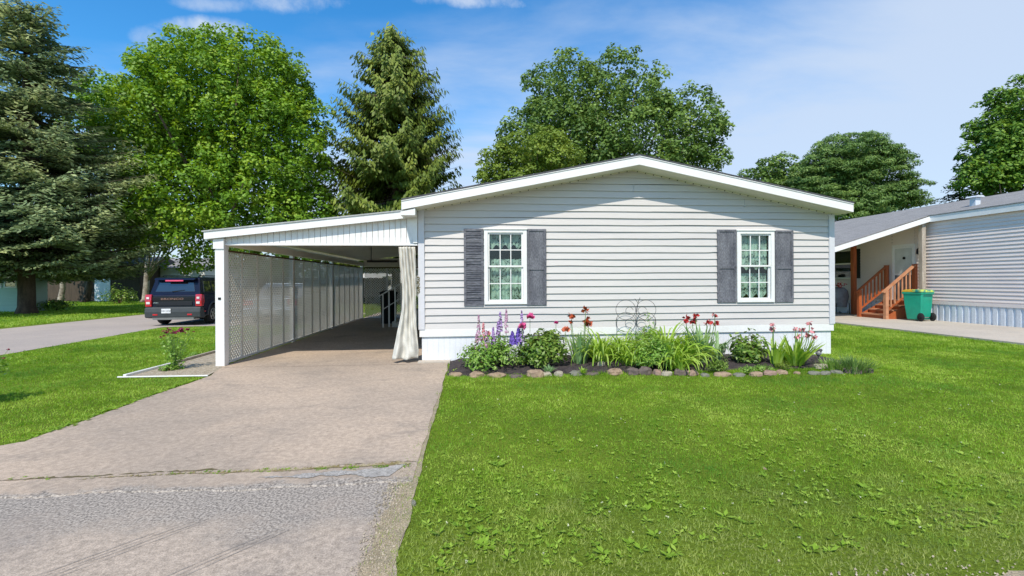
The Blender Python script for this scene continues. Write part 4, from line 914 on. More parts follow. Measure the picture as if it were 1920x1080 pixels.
    for s in (-1, 1):
        spans = ((.08, .26), (.30, .55), (.59, .88))
        for u0, u1 in spans:
            def sp_(u, fz): hwid = wb2+(wt-wb2)*fz; ylo = g0+(g1-g0)*u; yhi = h0+(h1-h0)*u; return (s*hwid, ylo+(yhi-ylo)*fz, belt-.05+(top-belt)*fz)
            cs = [sp_(u0, .2), sp_(u1, .2), sp_(u1, .84), sp_(u0, .84)]
            panel('side_window', cs if s == 1 else cs[::-1], M['carglass'], .008)
        MB().box(s*(hw-.02), s*(hw+.16), 2.75, 2.85, belt, belt+.14).build('mirror', M['black'] if suv else paint, t, bevel=.02)
        for y0 in (1.5, 2.4): MB().box(s*(hw-.005), s*(hw+.02), y0, y0+.16, belt-.16, belt-.13).build('door_handle', paint, t)
        for c in (ya, yf):
            w = sub(MB().lathe([(wr*.55, -.10), (wr*.93, -.11), (wr, -.07), (wr, .07), (wr*.93, .11), (wr*.55, .10)], (s*(hw-.13), c, wr), 28, 'x').build('wheel', M['rubber'], t, True))
            rim = MB().lathe([(wr*.62, -.09), (wr*.60, .06), (wr*.52, .07), (wr*.50, .03), (.0, .03)] if s > 0 else [(wr*.62, .09), (wr*.60, -.06), (wr*.52, -.07), (wr*.50, -.03), (.0, -.03)], (s*(hw-.09), c, wr), 24, 'x')
            for k in range(5):
                a = 2*PI*k/5; d_ = Vector((0, math.cos(a), math.sin(a))); ctr = Vector((s*(hw-.035), c, wr)); rim.bar(ctr+d_*.03, ctr+d_*wr*.58, .06, .03, up=(1, 0, 0))
            rim.build('rim', M['silverrim'], w)
            if suv:
                ring = MB(); pts = [(s*(hw+.004), c+(ar+.03)*math.cos(a), wr+(ar+.03)*math.sin(a)) for a in np.linspace(.0, PI, 15)]; ring.tube(pts, .035, 6).build('wheel_arch_trim', M['bumper'], t)
    if suv:
        MB().prism([(-.07, .30), (.20, .26), (.36, .34), (.36, .62), (.06, .68), (-.06, .66), (-.09, .5)], 'x', -hw+.0, hw-.0).build('bumper', M['bumper'], t, bevel=.03)
        MB().prism([(-.02, .22), (.3, .22), (.3, .30), (-.06, .30)], 'x', -hw+.25, hw-.25).build('skid_panel', mat('pale_underpanel', (.30,.31,.31), .5), t)
        for s in (-1, 1):
            l = sub(MB().prism([(-.015, .69), (.13, .69), (.20, .85), (.17, 1.10), (.0, 1.12), (-.03, .9)], 'x', s*(hw-.20), s*(hw+.012)).build('taillight', M['lamp_red'], t, bevel=.012))
            MB().prism([(-.045, .78), (-.03, .78), (-.03, .86), (-.045, .86)], 'x', s*(hw-.16), s*(hw-.04)).build('lamp_lens', M['lamp_white'], l)
            MB().prism([(-.045, .96), (-.03, .96), (-.03, 1.03), (-.045, 1.03)], 'x', s*(hw-.14), s*(hw-.05)).build('lamp_lens', M['lamp_white'], l)
            MB().box(s*.50, s*.66, -.092, -.08, .38, .43).build('reflector', M['lamp_red'], t)
            MB().box(s*(hw-.06), s*(hw+.006), .20, .28, .48, .52).build('side_reflector', M['lamp_red'], t)
            MB().tube([(s*.62, .45, top+.02), (s*.62, .5, top+.05), (s*.62, 2.2, top+.05), (s*.62, 2.3, top)], .018, 6).build('roof_rail', M['black'], t)
        MB().prism([(.04, 1.63), (.10, 1.70), (.34, 1.745), (.34, 1.68)], 'x', -.68, .68).build('spoiler', paint, t, bevel=.012)
        MB().prism([(.035, 1.585), (.06, 1.585), (.07, 1.63), (.04, 1.63)], 'x', -.30, .30).build('brake_light', mat('pink_red_brake_lamp', (.75,.08,.16), .3), t)
        MB().box(-.72, .72, -.0, .04, .90, 1.02).build('name_bar', M['black'], t, bevel=.006)
        text_mesh('lettering', 'BRONCO', .095, mat('copper_lettering', (.30,.17,.13), .5), t, Matrix.Translation((-.05, -.004, .925)) @ Matrix.Scale(1.9, 4, (1, 0, 0)) @ FACE, .004)
        text_mesh('lettering', 'SPORT', .06, M['silverrim'], t, Matrix.Translation((-.60, .018, .80)) @ FACE, .02)
        MB().prism([(.0, .72), (.05, .72), (.05, .86), (.02, .86)], 'x', -.62, .62).build('tailgate_panel', M['black'], t, bevel=.006)
        pl = sub(MB().box(-.36, -.05, -.104, -.092, .455, .615).build('license_plate', M['plate'], t)); 
        text_mesh('plate_text', 'HBX 4728', .072, M['platetext'], pl, Matrix.Translation((-.205, -.106, .51)) @ FACE, .001)
        MB().bar((-.10, .085, 1.22), (.32, .115, 1.27), .02, .02).build('wiper', M['black'], t)
        MB().tube([(-.15, .02, .30), (-.15, .9, .35)], .05, 6).build('exhaust', M['rubber'], t)
        for xx in (-1, 1): MB().prism([(2.9, belt+.03), (3.5, belt+.01), (3.9, belt-.05)], 'x', xx*.2, xx*.21).build('hood_rib', paint, t) if False else None
    else:
        MB().prism([(-.04, .28), (.25, .26), (.25, .58), (-.0, .62), (-.05, .5)], 'x', -hw+.01, hw-.01).build('bumper', paint, t, bevel=.03)
        for s in (-1, 1): MB().prism([(-.01, .64), (.18, .66), (.2, .84), (.03, .84)], 'x', s*(hw-.32), s*(hw+.008)).build('taillight', M['lamp_red'], t, bevel=.012)
        MB().box(-.24, .24, -.062, -.04, .36, .50).build('license_plate', M['plate'], t)
    MB().box(-hw+.28, hw-.28, .3, Lc-.3, .22, .42).build('underbody', M['rubber'], t)
    t.location = loc; t.rotation_euler = (0, 0, rz); return t
SUV = car((-10.06, 16.62, .01), math.radians(1.9), M['navy'], 'dark navy sport utility car parked on the side street, seen from behind'); SUV.scale = (.93, .93, .95)
car((-7.05, 16.9, .01), math.radians(0), M['silver'], 'silver blue sedan parked behind the carport lattice', False)

# ================================================================ BUILDINGS AT THE LEFT AND BEHIND
def simple_home(name, x0, x1, y0, y1, h, wm, rm, label, wins=(), doorx=None, rs=.16):
    t = thing(name, ((x0+x1)/2, (y0+y1)/2, 0), label, 'house')
    MB().box(x0, x1, y0, y1, -.02, h).build('wall', wm, t)
    ym = (y0+y1)/2
    MB().prism([(y0-.3, h+.002), (y1+.3, h+.002), (ym, h+(ym-y0)*rs*2)], 'x', x0-.3, x1+.3).build('roof', rm, t)
    for a, b, c, d in wins:
        f = MB(); f.box(a, a+.07, y0-.03, y0-.002, c, d); f.box(b-.07, b, y0-.03, y0-.002, c, d); f.box(a+.07, b-.07, y0-.03, y0-.002, d-.07, d); f.box(a+.07, b-.07, y0-.03, y0-.002, c, c+.07)
        w = sub(f.build('window', M['trim'], t)); MB().box(a+.07, b-.07, y0-.012, y0-.002, c+.07, d-.07).build('pane', M['carglass'], w)
    if doorx: MB().box(doorx, doorx+1.2, y0-.03, y0-.002, 0, 2.1).build('door', M['nskirt'], t)
    return t
M['mint'] = mat('pale_mint_siding', (.46,.62,.52), .6, (.40,.55,.46), 2, .3, fine=.04, stretch=(.3,1,5))
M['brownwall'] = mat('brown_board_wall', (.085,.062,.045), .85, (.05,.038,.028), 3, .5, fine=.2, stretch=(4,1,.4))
gL = P(-60, 588, 24.3); gR = P(60, 588, 24.3)
simple_home('mint_home', -36, gR.x, gR.y, gR.y+.9, 3.0, M['mint'], M['shingle_d'], 'pale mint green mobile home behind the blue spruce trunk at the left edge',
            [(P(-12,560,24.3).x, P(8,560,24.3).x, 1.25, 2.75), (P(12,560,24.3).x, P(34,560,24.3).x, 1.25, 2.75)])
bL = P(78, 566, 38); bR = P(262, 566, 38)
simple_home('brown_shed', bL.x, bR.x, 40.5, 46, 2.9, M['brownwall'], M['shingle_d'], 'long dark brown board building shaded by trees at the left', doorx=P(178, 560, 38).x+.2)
bA = P(272, 560, 40); bB = P(330, 560, 40)
simple_home('pale_home', bA.x, bB.x+2, 43, 49, 2.8, M['skirt'], M['nroof'], 'pale home half hidden behind the navy car', [(bA.x+.7, bA.x+1.6, 1, 2.1)])
hA = P(612, 560, 42); hB = P(790, 560, 42)
simple_home('rear_home', hA.x, hB.x+3, 47, 52, 2.7, M['skirt'], M['nroof'], 'white home seen through the back lattice of the carport', [(hA.x+1.0, hA.x+2.0, 1, 2.1), (hA.x+4.2, hA.x+5.2, 1, 2.1)])
bx = thing('brown_fence', (-9, 33, 0), 'weathered brown board fence beyond the parked cars', 'fence')
mb = MB(); x = -16.0
rf = random.Random(6)
while x < -6: mb.box(x, x+.14, 33, 33.025, 0, 1.75+rf.uniform(-.03, .03)); x += .15
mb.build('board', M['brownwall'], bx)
for x in (-15.5, -13, -10.5, -8, -6.1): MB().box(x, x+.1, 33.03, 33.13, 0, 1.8).build('post', M['bark'], bx)

# ================================================================ TREES
cpos = lambda px, py, zc: tuple(P(px, py, zc))[:2] + (0,)
conifer('blue_spruce', cpos(50, 588, 22.6), 15.2, [(0, 5.9), (2, 6.1), (4, 5.9), (6.7, 5.2), (9.3, 3.9), (11.5, 2.9), (12.9, 2.5), (14.2, 2.1), (15.0, 1.3), (15.4, .5)], 'tall blue spruce with layered boughs standing at the left edge', 'spruce tree', M['spruce'],
        seed=3, zlow=2.3, whorl=.50, nbr=14, droop=.24, tipup=.16, size=.25, trunk_r=.34, width=.40, dens=1.15)
conifer('norway_spruce', cpos(742, 560, 31), 18.6, [(0, 5.3), (4, 5.2), (7, 4.9), (9.5, 4.6), (12, 4.0), (14.5, 3.1), (16.5, 2.3), (18, 1.2), (18.6, .4)], 'olive green spruce with drooping curtained boughs behind the carport', 'spruce tree', M['norway'],
        seed=8, zlow=3.4, whorl=.60, nbr=12, droop=.36, hang=.55, size=.22, trunk_r=.3, tipup=.28, dens=1.5, width=.28)
Z = 29
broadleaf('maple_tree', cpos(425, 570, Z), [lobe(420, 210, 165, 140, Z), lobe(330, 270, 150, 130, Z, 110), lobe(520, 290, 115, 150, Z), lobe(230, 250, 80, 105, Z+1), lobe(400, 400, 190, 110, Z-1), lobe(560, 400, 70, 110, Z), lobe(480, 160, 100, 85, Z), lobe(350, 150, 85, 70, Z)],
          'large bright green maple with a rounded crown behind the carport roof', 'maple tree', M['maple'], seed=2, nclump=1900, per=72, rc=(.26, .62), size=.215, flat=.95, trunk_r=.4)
Z = 36
broadleaf('maple_tree', cpos(1150, 560, Z), [lobe(1060, 185, 78, 85, Z), lobe(1165, 185, 85, 85, Z), lobe(1040, 265, 105, 80, Z-1), lobe(1290, 245, 72, 80, Z), lobe(1180, 280, 140, 110, Z), lobe(1310, 300, 55, 60, Z), lobe(1100, 300, 130, 90, Z)],
          'dark green maple with a double rounded crown behind the mobile home roof', 'maple tree', M['maple2'], seed=5, nclump=900, per=75, rc=(.30, .72), size=.25, flat=.9, trunk_r=.4)
Z = 31
broadleaf('young_tree', cpos(990, 560, Z), [lobe(1010, 300, 78, 58, Z), lobe(935, 310, 42, 36, Z), lobe(960, 370, 80, 60, Z)],
          'lower olive green tree in front of the double crowned maple', 'tree', M['maple3'], seed=15, nclump=300, per=70, rc=(.28, .55), size=.2, trunk_r=.16)
Z = 38
broadleaf('pine_tree', cpos(1610, 560, Z), [lobe(1595, 300, 75, 52, Z), lobe(1640, 320, 62, 52, Z), lobe(1560, 340, 70, 55, Z), lobe(1650, 370, 70, 28, Z), lobe(1690, 350, 45, 10, Z, 40), lobe(1680, 300, 28, 16, Z), lobe(1590, 390, 85, 50, Z), lobe(1700, 378, 40, 9, Z, 40)],
          'broad white pine with spreading horizontal limbs behind the right roof end', 'pine tree', M['pine'], seed=6, nclump=760, per=130, rc=(.3, .8), size=.27, wr=.3, trunk_r=.3, flat=.38, barkm=M['bark'])
Z = 42
broadleaf('shade_tree', cpos(1450, 560, Z), [lobe(1465, 325, 42, 36, Z), lobe(1425, 350, 55, 35, Z), lobe(1500, 345, 40, 40, Z), lobe(1460, 400, 90, 60, Z)],
          'low dark tree between the double maple and the white pine', 'tree', M['maple2'], seed=16, nclump=330, per=70, rc=(.32, .7), size=.25, trunk_r=.25)
Z = 33
broadleaf('maple_tree', cpos(1905, 560, Z), [lobe(1915, 235, 65, 90, Z), lobe(1890, 290, 70, 60, Z), lobe(1860, 330, 62, 40, Z), lobe(1960, 250, 90, 100, Z), lobe(1960, 340, 90, 60, Z)],
          'dense dark green tree at the right edge above the grey roof', 'maple tree', mat_right := leafmat('deep_green_leaves', (.05,.13,.015), (.11,.22,.022), (.26,.38,.05), .25), seed=7, nclump=620, per=75, rc=(.28, .65), size=.23, trunk_r=.3)
Z = 36
conifer('small_spruce', cpos(1800, 560, Z), 9.6, [(0, 2.4), (5, 2.3), (7, 1.9), (8.5, 1.0), (9.6, .2)], 'small dark spruce below the right edge tree', 'spruce tree', mat_dark := leafmat('dark_spruce_needles', (.02,.05,.02), (.035,.08,.03), (.07,.12,.05), .1), seed=12, zlow=4.5, nbr=8, size=.26, trunk_r=.15, dens=.7)
for i, (px, zc, h, lab) in enumerate(((112, 34, 5.5, 'slim rough barked tree in front of the dark brown building'), (160, 36, 6, 'leaning dark trunked tree before the brown building'), (270, 35, 6.5, 'pale barked tree between the brown building and the navy car'))):
    b = cpos(px, 560, zc); 
    broadleaf('shade_tree', b, [(b[0], b[1], h, 3.2, 2.6, 2.0), (b[0]+2, b[1], h-.6, 2.4, 2, 1.6)], lab, 'tree', M['maple'] if i != 1 else M['maple3'], seed=20+i, nclump=100, per=90, rc=(.4, .8), size=.22, trunk_r=(.17, .24, .2)[i], barkm=M['palebark'] if i != 1 else M['bark'], crown_base=h-2)
def shrub(name, base, rx, h, n, m, label, cat, size=.05, seed=1, clump=40):
    rng = np.random.default_rng(seed); t = thing(name, base, label, cat); b = np.array(base); PP = []; NN = []
    for i in range(clump):
        d = sphere_dirs(rng, 1)[0]; d[2] = abs(d[2]); c = b+np.array([0, 0, h*.18])+d*np.array([rx, rx*.8, h*.68])*rng.uniform(.35, .9); k = n//clump; e = sphere_dirs(rng, k)
        PP.append(c+e*rx*.24); NN.append(e*.5+d*.4+np.array([0, 0, .5])+rng.normal(size=(k, 3))*.4)
    PP = np.concatenate(PP); NN = np.concatenate(NN); k = PP[:, 2] > b[2]+.005; PP = PP[k]; NN = NN[k]
    leaves('foliage', PP, NN, size*rng.uniform(.7, 1.3, len(PP)), size*.5, m, t, rng)
    mb = MB()
    for i in range(7):
        d = sphere_dirs(rng, 1)[0]; d[2] = abs(d[2])+.4; mb.tube([b, b+d*np.array([rx, rx, h])*.3, b+d*np.array([rx, rx, h])*.55], [size*.2, size*.14, size*.05], 5, False)
    mb.build('stem', M['twig'], t); return t
s_ = cpos(105, 575, 25); shrub('dark_shrub', s_, .8, 1.0, 900, M['bush'], 'dark leafy shrub beside the blue spruce trunk', 'shrub', .14, 31)
s_ = cpos(222, 562, 33); shrub('dark_shrub', s_, 1.3, 1.5, 900, M['bush'], 'dark shrub against the brown building wall', 'shrub', .16, 32)
# far wood that reads as one mass
rng = np.random.default_rng(44); PP = []; 
for i in range(900):
    x = rng.uniform(-95, 95); y = 66+rng.uniform(0, 8); h = 5.5+1.8*math.sin(x*.21)+1.2*math.sin(x*.53+1); c = np.array([x, y, rng.uniform(.5, h)]); PP.append(c+rng.normal(size=(60, 3))*np.array([1.3, .8, .8]))
PP = np.concatenate(PP); PP = PP[PP[:, 2] > .1]
tag(leaves('far_wood', PP, rng.normal(size=PP.shape)+np.array([0, -.4, .6]), .6, .42, M['maple2'], None, rng), 'distant low wood behind the homes along the horizon', 'wood', kind='stuff')
# ================================================================ FLOWER BED MATERIAL
M['solar'] = mat('dark_bronze_plastic', (.06,.06,.06), .4)
# ================================================================ FLOWER BED
def bed_pt(px, py): g = G(px, py, .05); return np.array([g.x, g.y, .045])
def ribbons(rng, base, n, ln, wd, lean, arch, spread, up=0.0):
    """curved strap leaves as a (V,F,tint) soup of quads"""
    V = []; T = []; K = 7
    for i in range(n):
        az = rng.uniform(0, 2*PI); l = ln*rng.uniform(.65, 1.15); w = wd*rng.uniform(.7, 1.2); a0 = rng.uniform(*lean); ar = arch*rng.uniform(.5, 1.4)
        p = base + np.array([math.cos(az), math.sin(az), 0])*spread*rng.random(); d = np.array([math.cos(az), math.sin(az), 0.]); sd_ = np.array([-d[1], d[0], 0.])
        tw = rng.normal(0, .5); sd_ = nrm(np.array([sd_*math.cos(tw)+np.array([0, 0, 1.])*math.sin(tw)*.5]))[0]
        ang = a0; tt = np.clip(rng.normal(.5, .2), 0, 1); prev = p.copy(); pts = [p.copy()]
        for k in range(K):
            ang += ar/K*(k/K)*2; st = np.array([0, 0, 1.])*math.cos(ang)+d*math.sin(ang); prev = prev+st*l/K; prev[2] = max(prev[2], .05); pts.append(prev.copy())
        for k in range(K):
            w0 = w*math.sin(PI*min(1, .30+.7*k/K))**.6 if k else w*.6; w1 = w*math.sin(PI*min(.999, .30+.7*(k+1)/K))**.6
            V += [pts[k]-sd_*w0/2, pts[k]+sd_*w0/2, pts[k+1]+sd_*w1/2, pts[k+1]-sd_*w1/2]; T += [tt+.1*k/K]*4
    return np.array(V), np.array(T)
def strap_clump(t, base, m, seed, n, ln, wd, lean=(.05, .6), arch=1.6, spread=.10, name='foliage'):
    rng = np.random.default_rng(seed); V, T = ribbons(rng, np.array(base, float), n, ln, wd, lean, arch, spread)
    return npmesh(name, V, np.arange(len(V)).reshape(-1, 4), m, t, np.clip(T, 0, 1))
def bloom(t, c, r, m, seed, n=14, name='bloom', droop=0.0):
    rng = np.random.default_rng(seed); r = r*1.1; e = sphere_dirs(rng, n); e[:, 2] = np.abs(e[:, 2])*(.9)-droop*rng.random(n); e = nrm(e)
    Pn = np.array(c)+e*r*.55; Nn = e*.4+rng.normal(size=(n, 3))*.6
    V = []; 
    T_ = e - 0
    Nn = Nn - T_*np.sum(Nn*T_, 1)[:, None]
    return leaves(name, Pn, Nn, r*1.05*rng.uniform(.8, 1.2, n), r*.8, m, t, rng, T=T_, fold=.15)
def spire(t, b, top, r, m, seed, name='flower_spire', n=90):
    rng = np.random.default_rng(seed); b, top = np.array(b), np.array(top); s = rng.random(n)**.9; a = rng.uniform(0, 2*PI, n); rr_ = r*(1.05-s)**.6
    Pn = b+(top-b)*s[:, None]+np.stack([np.cos(a), np.sin(a), np.zeros(n)], 1)*rr_[:, None]
    return leaves(name, Pn, np.stack([np.cos(a), np.sin(a), np.ones(n)*.3], 1)+rng.normal(size=(n, 3))*.3, r*1.2, r*.8, m, t, rng)
def at(px, py, like):      # point above the bed at the same distance as `like`
    y = like[1]; q = onY(px, py, y); return np.array([q.x, q.y, q.z])
# lupines
b = bed_pt(925, 689); t = shrub('lupine', tuple(b), .56, .60, 2400, M['bushl'], 'tall purple and pink lupines with leafy green base beside the driveway', 'flowers', .065, 51, 60)
for i, (px, y0, y1, m) in enumerate(((897, 592, 640, 'mauve'), (906, 607, 650, 'rosepink'), (911, 618, 655, 'mauve'), (938, 586, 622, 'lilac'), (949, 581, 625, 'mauve'), (977, 583, 640, 'lilac'), (934, 604, 632, 'lilac'), (960, 622, 645, 'violet'), (971, 615, 645, 'violet'), (893, 625, 660, 'mauve'), (924, 613, 650, 'lilac'))):
    p1 = at(px, y0, b); p0 = at(px, y1, b); p1[1] += .08*math.sin(i*2.3); p0[1] = p1[1]; spire(t, p0, p1, .036 if m != 'violet' else .05, M[m], 60+i, n=100)
    MB().tube([tuple(b+np.array([(p0[0]-b[0])*.6, 0, .05])), tuple(p0), tuple(p1)], [.006, .005, .002], 5).build('stem', M['stem'], t)
bloom(t, at(913, 628, b), .07, M['rosepink'], 81, 18)
# peony bush
b = bed_pt(1018, 688); t = shrub('peony_bush', tuple(b), .50, .84, 3400, M['bush'], 'rounded dark green peony bush with pink blooms under the left window', 'flowers', .075, 52, 60)
for i, (px, py, r, m) in enumerate(((992, 595, .075, 'pink'), (978, 614, .085, 'pink'), (1058, 619, .07, 'peach'), (1040, 605, .04, 'magenta'))):
    c = at(px, py, b); c[1] -= .1; bloom(t, c, r, M[m], 90+i, 26); MB().tube([tuple(c-np.array([0, -.02, .25])), tuple(c)], .004, 5).build('stem', M['stem'], t)
# tall rust irises
def iris(px, py, seed, lab, nleaf, ll, stalks, m, leafm='irisleaf', group=None, lean=(.02, .35)):
    b = bed_pt(px, py); t = thing('iris', tuple(b), lab, 'flowers', group); strap_clump(t, b, M[leafm], seed, nleaf, ll, .055, lean, .5, .13)
    for i, (sx, sy, r) in enumerate(stalks):
        c = at(sx, sy, b); c[1] += .05*math.sin(i*2+seed); MB().tube([(b[0]+(c[0]-b[0])*.4, b[1], .05), tuple(c-np.array([0, 0, .12])), tuple(c)], [.008, .006, .005], 5).build('stem', M['stem'], t)
        bloom(t, c, r, M[m], seed*10+i, 12, droop=1.6); 
    return t
iris(1085, 681, 101, 'tall rust red irises with blue green sword leaves right of the peony bush', 30, .52, ((1072, 591, .07), (1071, 603, .05), (1096, 581, .07), (1098, 599, .08), (1104, 606, .075)), 'rust')
# daylily clumps
def daylily(px, py, seed, lab, n, ln, spread=.16, name='daylily', m='strap', wd=.026):
    b = bed_pt(px, py); t = thing(name, tuple(b), lab, 'plant'); strap_clump(t, b, M[m], seed, int(n*.8), ln*1.25, wd*1.35, (.05, .8), 2.5, spread); return t
daylily(1128, 679, 111, 'arching yellow green daylily clump right of the rust irises', 150, .62)
daylily(1165, 676, 112, 'arching daylily clump left of the wire trellis', 90, .55)
daylily(1206, 691, 113, 'small upright yellow green grassy plant in front of the trellis', 26, .42, .05, 'young_daylily', wd=.016)
daylily(1248, 678, 114, 'tallest arching daylily clump right of the wire trellis', 200, .72, .2)
daylily(1285, 683, 115, 'arching daylily clump in front of the crimson irises', 150, .58, .16)
b = bed_pt(1232, 690); shrub('leafy_plant', tuple(b), .36, .62, 1900, M['bushl'], 'broad leaved mid green plant at the foot of the trellis', 'plant', .06, 53, 40)
b = bed_pt(1205, 672); shrub('leafy_plant', tuple(b), .42, .74, 1900, M['bushl'], 'pale climbing foliage around the wire trellis', 'plant', .05, 54, 40)
iris(1315, 680, 116, 'crimson irises with sword leaves below the right window', 60, .62, ((1287, 597, .07), (1302, 590, .06), (1300, 601, .07), (1326, 606, .06), (1337, 590, .06), (1332, 603, .055), (1343, 606, .06), (1284, 601, .05)), 'red', lean=(.05, .6))
b = bed_pt(1347, 694); shrub('boxwood', tuple(b), .19, .20, 1500, M['bush'], 'small round dwarf boxwood behind the edging rocks', 'shrub', .028, 55, 40)
b = bed_pt(1404, 678); shrub('peony_bush', tuple(b), .42, .60, 1000, M['bush'], 'open flowerless peony bush right of the right window', 'shrub', .085, 56, 50)
iris(1452, 684, 117, 'single pale pink iris left of the pink group', 22, .5, ((1447, 607, .055), (1447, 617, .05)), 'rosepink', 'strap')
iris(1490, 684, 118, 'group of pink irises near the right house corner', 62, .50, ((1513, 604, .055), (1505, 618, .055), (1524, 620, .06), (1511, 628, .06), (1527, 632, .055), (1497, 631, .055), (1487, 616, .04)), 'rosepink', 'strap', lean=(.05, .8))
b = bed_pt(1600, 692); b[2] = .01; t = thing('lavender', tuple(b), 'low grey green lavender mound at the right end of the bed', 'plant'); strap_clump(t, b, M['pine'], 119, 300, .25, .012, (.0, 1.1), .5, .26)
b = bed_pt(1560, 688); b[2] = .01; t = thing('grass_tuft', tuple(b), 'fine green grass tuft left of the lavender mound', 'plant'); strap_clump(t, b, M['bushl'], 120, 160, .17, .010, (.0, 1.0), .5, .25)
b = bed_pt(1027, 697); t = thing('seedling', tuple(b), 'small blue green seedling in mulch before the peony bush', 'plant'); strap_clump(t, b, M['irisleaf'], 121, 60, .13, .014, (.1, 1.0), .6, .06)
b = bed_pt(1092, 699); t = thing('seedling', tuple(b), 'tiny yellow green seedling in mulch before the rust irises', 'plant'); strap_clump(t, b, M['strap'], 122, 34, .10, .018, (.1, 1.0), .6, .04)
b = bed_pt(1276, 696); t = thing('seedling', tuple(b), 'yellowish upright seedling before the daylilies', 'plant'); strap_clump(t, b, M['strap'], 123, 50, .22, .018, (.0, .6), .6, .08)
for i, (px, py, lab) in enumerate(((1430, 694, 'low green ground plant below the single pink iris'), (1400, 697, 'low pale ground plant in mulch before the open peony'), (1470, 690, 'brownish low plant before the pink iris group'))):
    b = bed_pt(px, py); shrub('ground_plant', tuple(b), .16, .10, 420, M['bushl'] if i < 2 else M['maple3'], lab, 'plant', .03, 57+i, 20)
daylily(1110, 672, 130, 'short arching daylily clump behind the rust irises', 90, .50)
daylily(1262, 690, 131, 'low arching daylily clump between the leafy plant and the crimson irises', 110, .50)
daylily(1345, 674, 132, 'green sword leaved clump behind the boxwood', 46, .5, .12, 'iris_foliage', 'irisleaf', .034)
daylily(1185, 684, 133, 'bright arching daylily tuft left of the small grassy plant', 70, .44)
# wire trellis
b = bed_pt(1198, 672); ty = 8.25; b[1] = ty
tr = thing('wire_trellis', tuple(b), 'thin dark wire trellis of scrolled circles standing against the siding', 'trellis')
def cpt(px, py): q = onY(px, py, ty); return (q.x, q.y, q.z)
mb = MB()
for cx_, cy_, r in ((1173, 581, 18.5), (1211, 581, 18.5), (1173, 604, 18.5), (1211, 604, 18.5), (1180, 583, 7), (1204, 583, 8), (1180, 606, 8), (1202, 606, 8)):
    mb = MB(); full = r > 10; mb.tube([cpt(cx_+r*math.cos(a), cy_+r*math.sin(a)) for a in np.linspace(0 if full else 1, 2*PI if full else 6, 26)], .0045, 5, False); mb.build('scroll_ring', M['solar'], tr)
for px in (1156, 1192, 1228): MB().tube([cpt(px, 595), cpt(px, 660), tuple(np.array(cpt(px, 668)))], .005, 5).build('stake', M['solar'], tr)
mb = MB().tube([cpt(1192, 595), cpt(1196, 568), cpt(1200, 558)], .006, 5); mb.tube([cpt(1196, 568), cpt(1190, 560)], .005, 5); mb.build('finial', M['solar'], tr)
vt = thing('climbing_vine', tuple(bed_pt(1215, 674)), 'pale wispy vine climbing the wire trellis', 'plant'); rv = np.random.default_rng(500); PPv = []
for px0, px1, pt in ((1218, 1213, 583), (1222, 1226, 606), (1210, 1206, 612), (1228, 1236, 622)):
    p0, p1 = np.array(cpt(px0, 665)), np.array(cpt(px1, pt)); mid = (p0+p1)/2+np.array([.03, -.04, 0]); MB().tube([tuple(p0), tuple(mid), tuple(p1)], .0035, 5).build('stem', M['stem'], vt)
    s_ = rv.random(46)[:, None]; PPv.append(p0*(1-s_)**2+2*mid*s_*(1-s_)+p1*s_**2+rv.normal(size=(46, 3))*.028)
PPv = np.concatenate(PPv); leaves('foliage', PPv, rv.normal(size=PPv.shape)+np.array([0, -.4, .6]), .05, .03, M['bushl'], vt, rv)
# solar lights
def solar(px, py, lab):
    b = bed_pt(px, py); t = thing('solar_light', tuple(b), lab, 'garden light', 'solar stake lights in the flower bed'); x, y, z = b
    MB().tube([(x, y, z), (x, y, z+.10)], .009, 8).build('stake', M['solar'], t)
    MB().lathe([(.016, .10), (.045, .135), (.05, .19)], (x, y, z), 12).build('lens', mat('smoked_lens', (.25,.25,.26), .2), t, True)
    mb = MB(); mb.lathe([(.055, .192), (.062, .20), (.05, .222), (.01, .23)], (x, y, z), 12)
    for k in range(4): a = PI/2*k; mb.tube([(x+.016*math.cos(a), y+.016*math.sin(a), z+.10), (x+.056*math.cos(a), y+.056*math.sin(a), z+.195)], .005, 4)
    mb.build('cap', M['solar'], t)
solar(1355, 671, 'small dark solar stake light left of the open peony bush'); solar(1534, 678, 'small dark solar stake light near the right house corner')
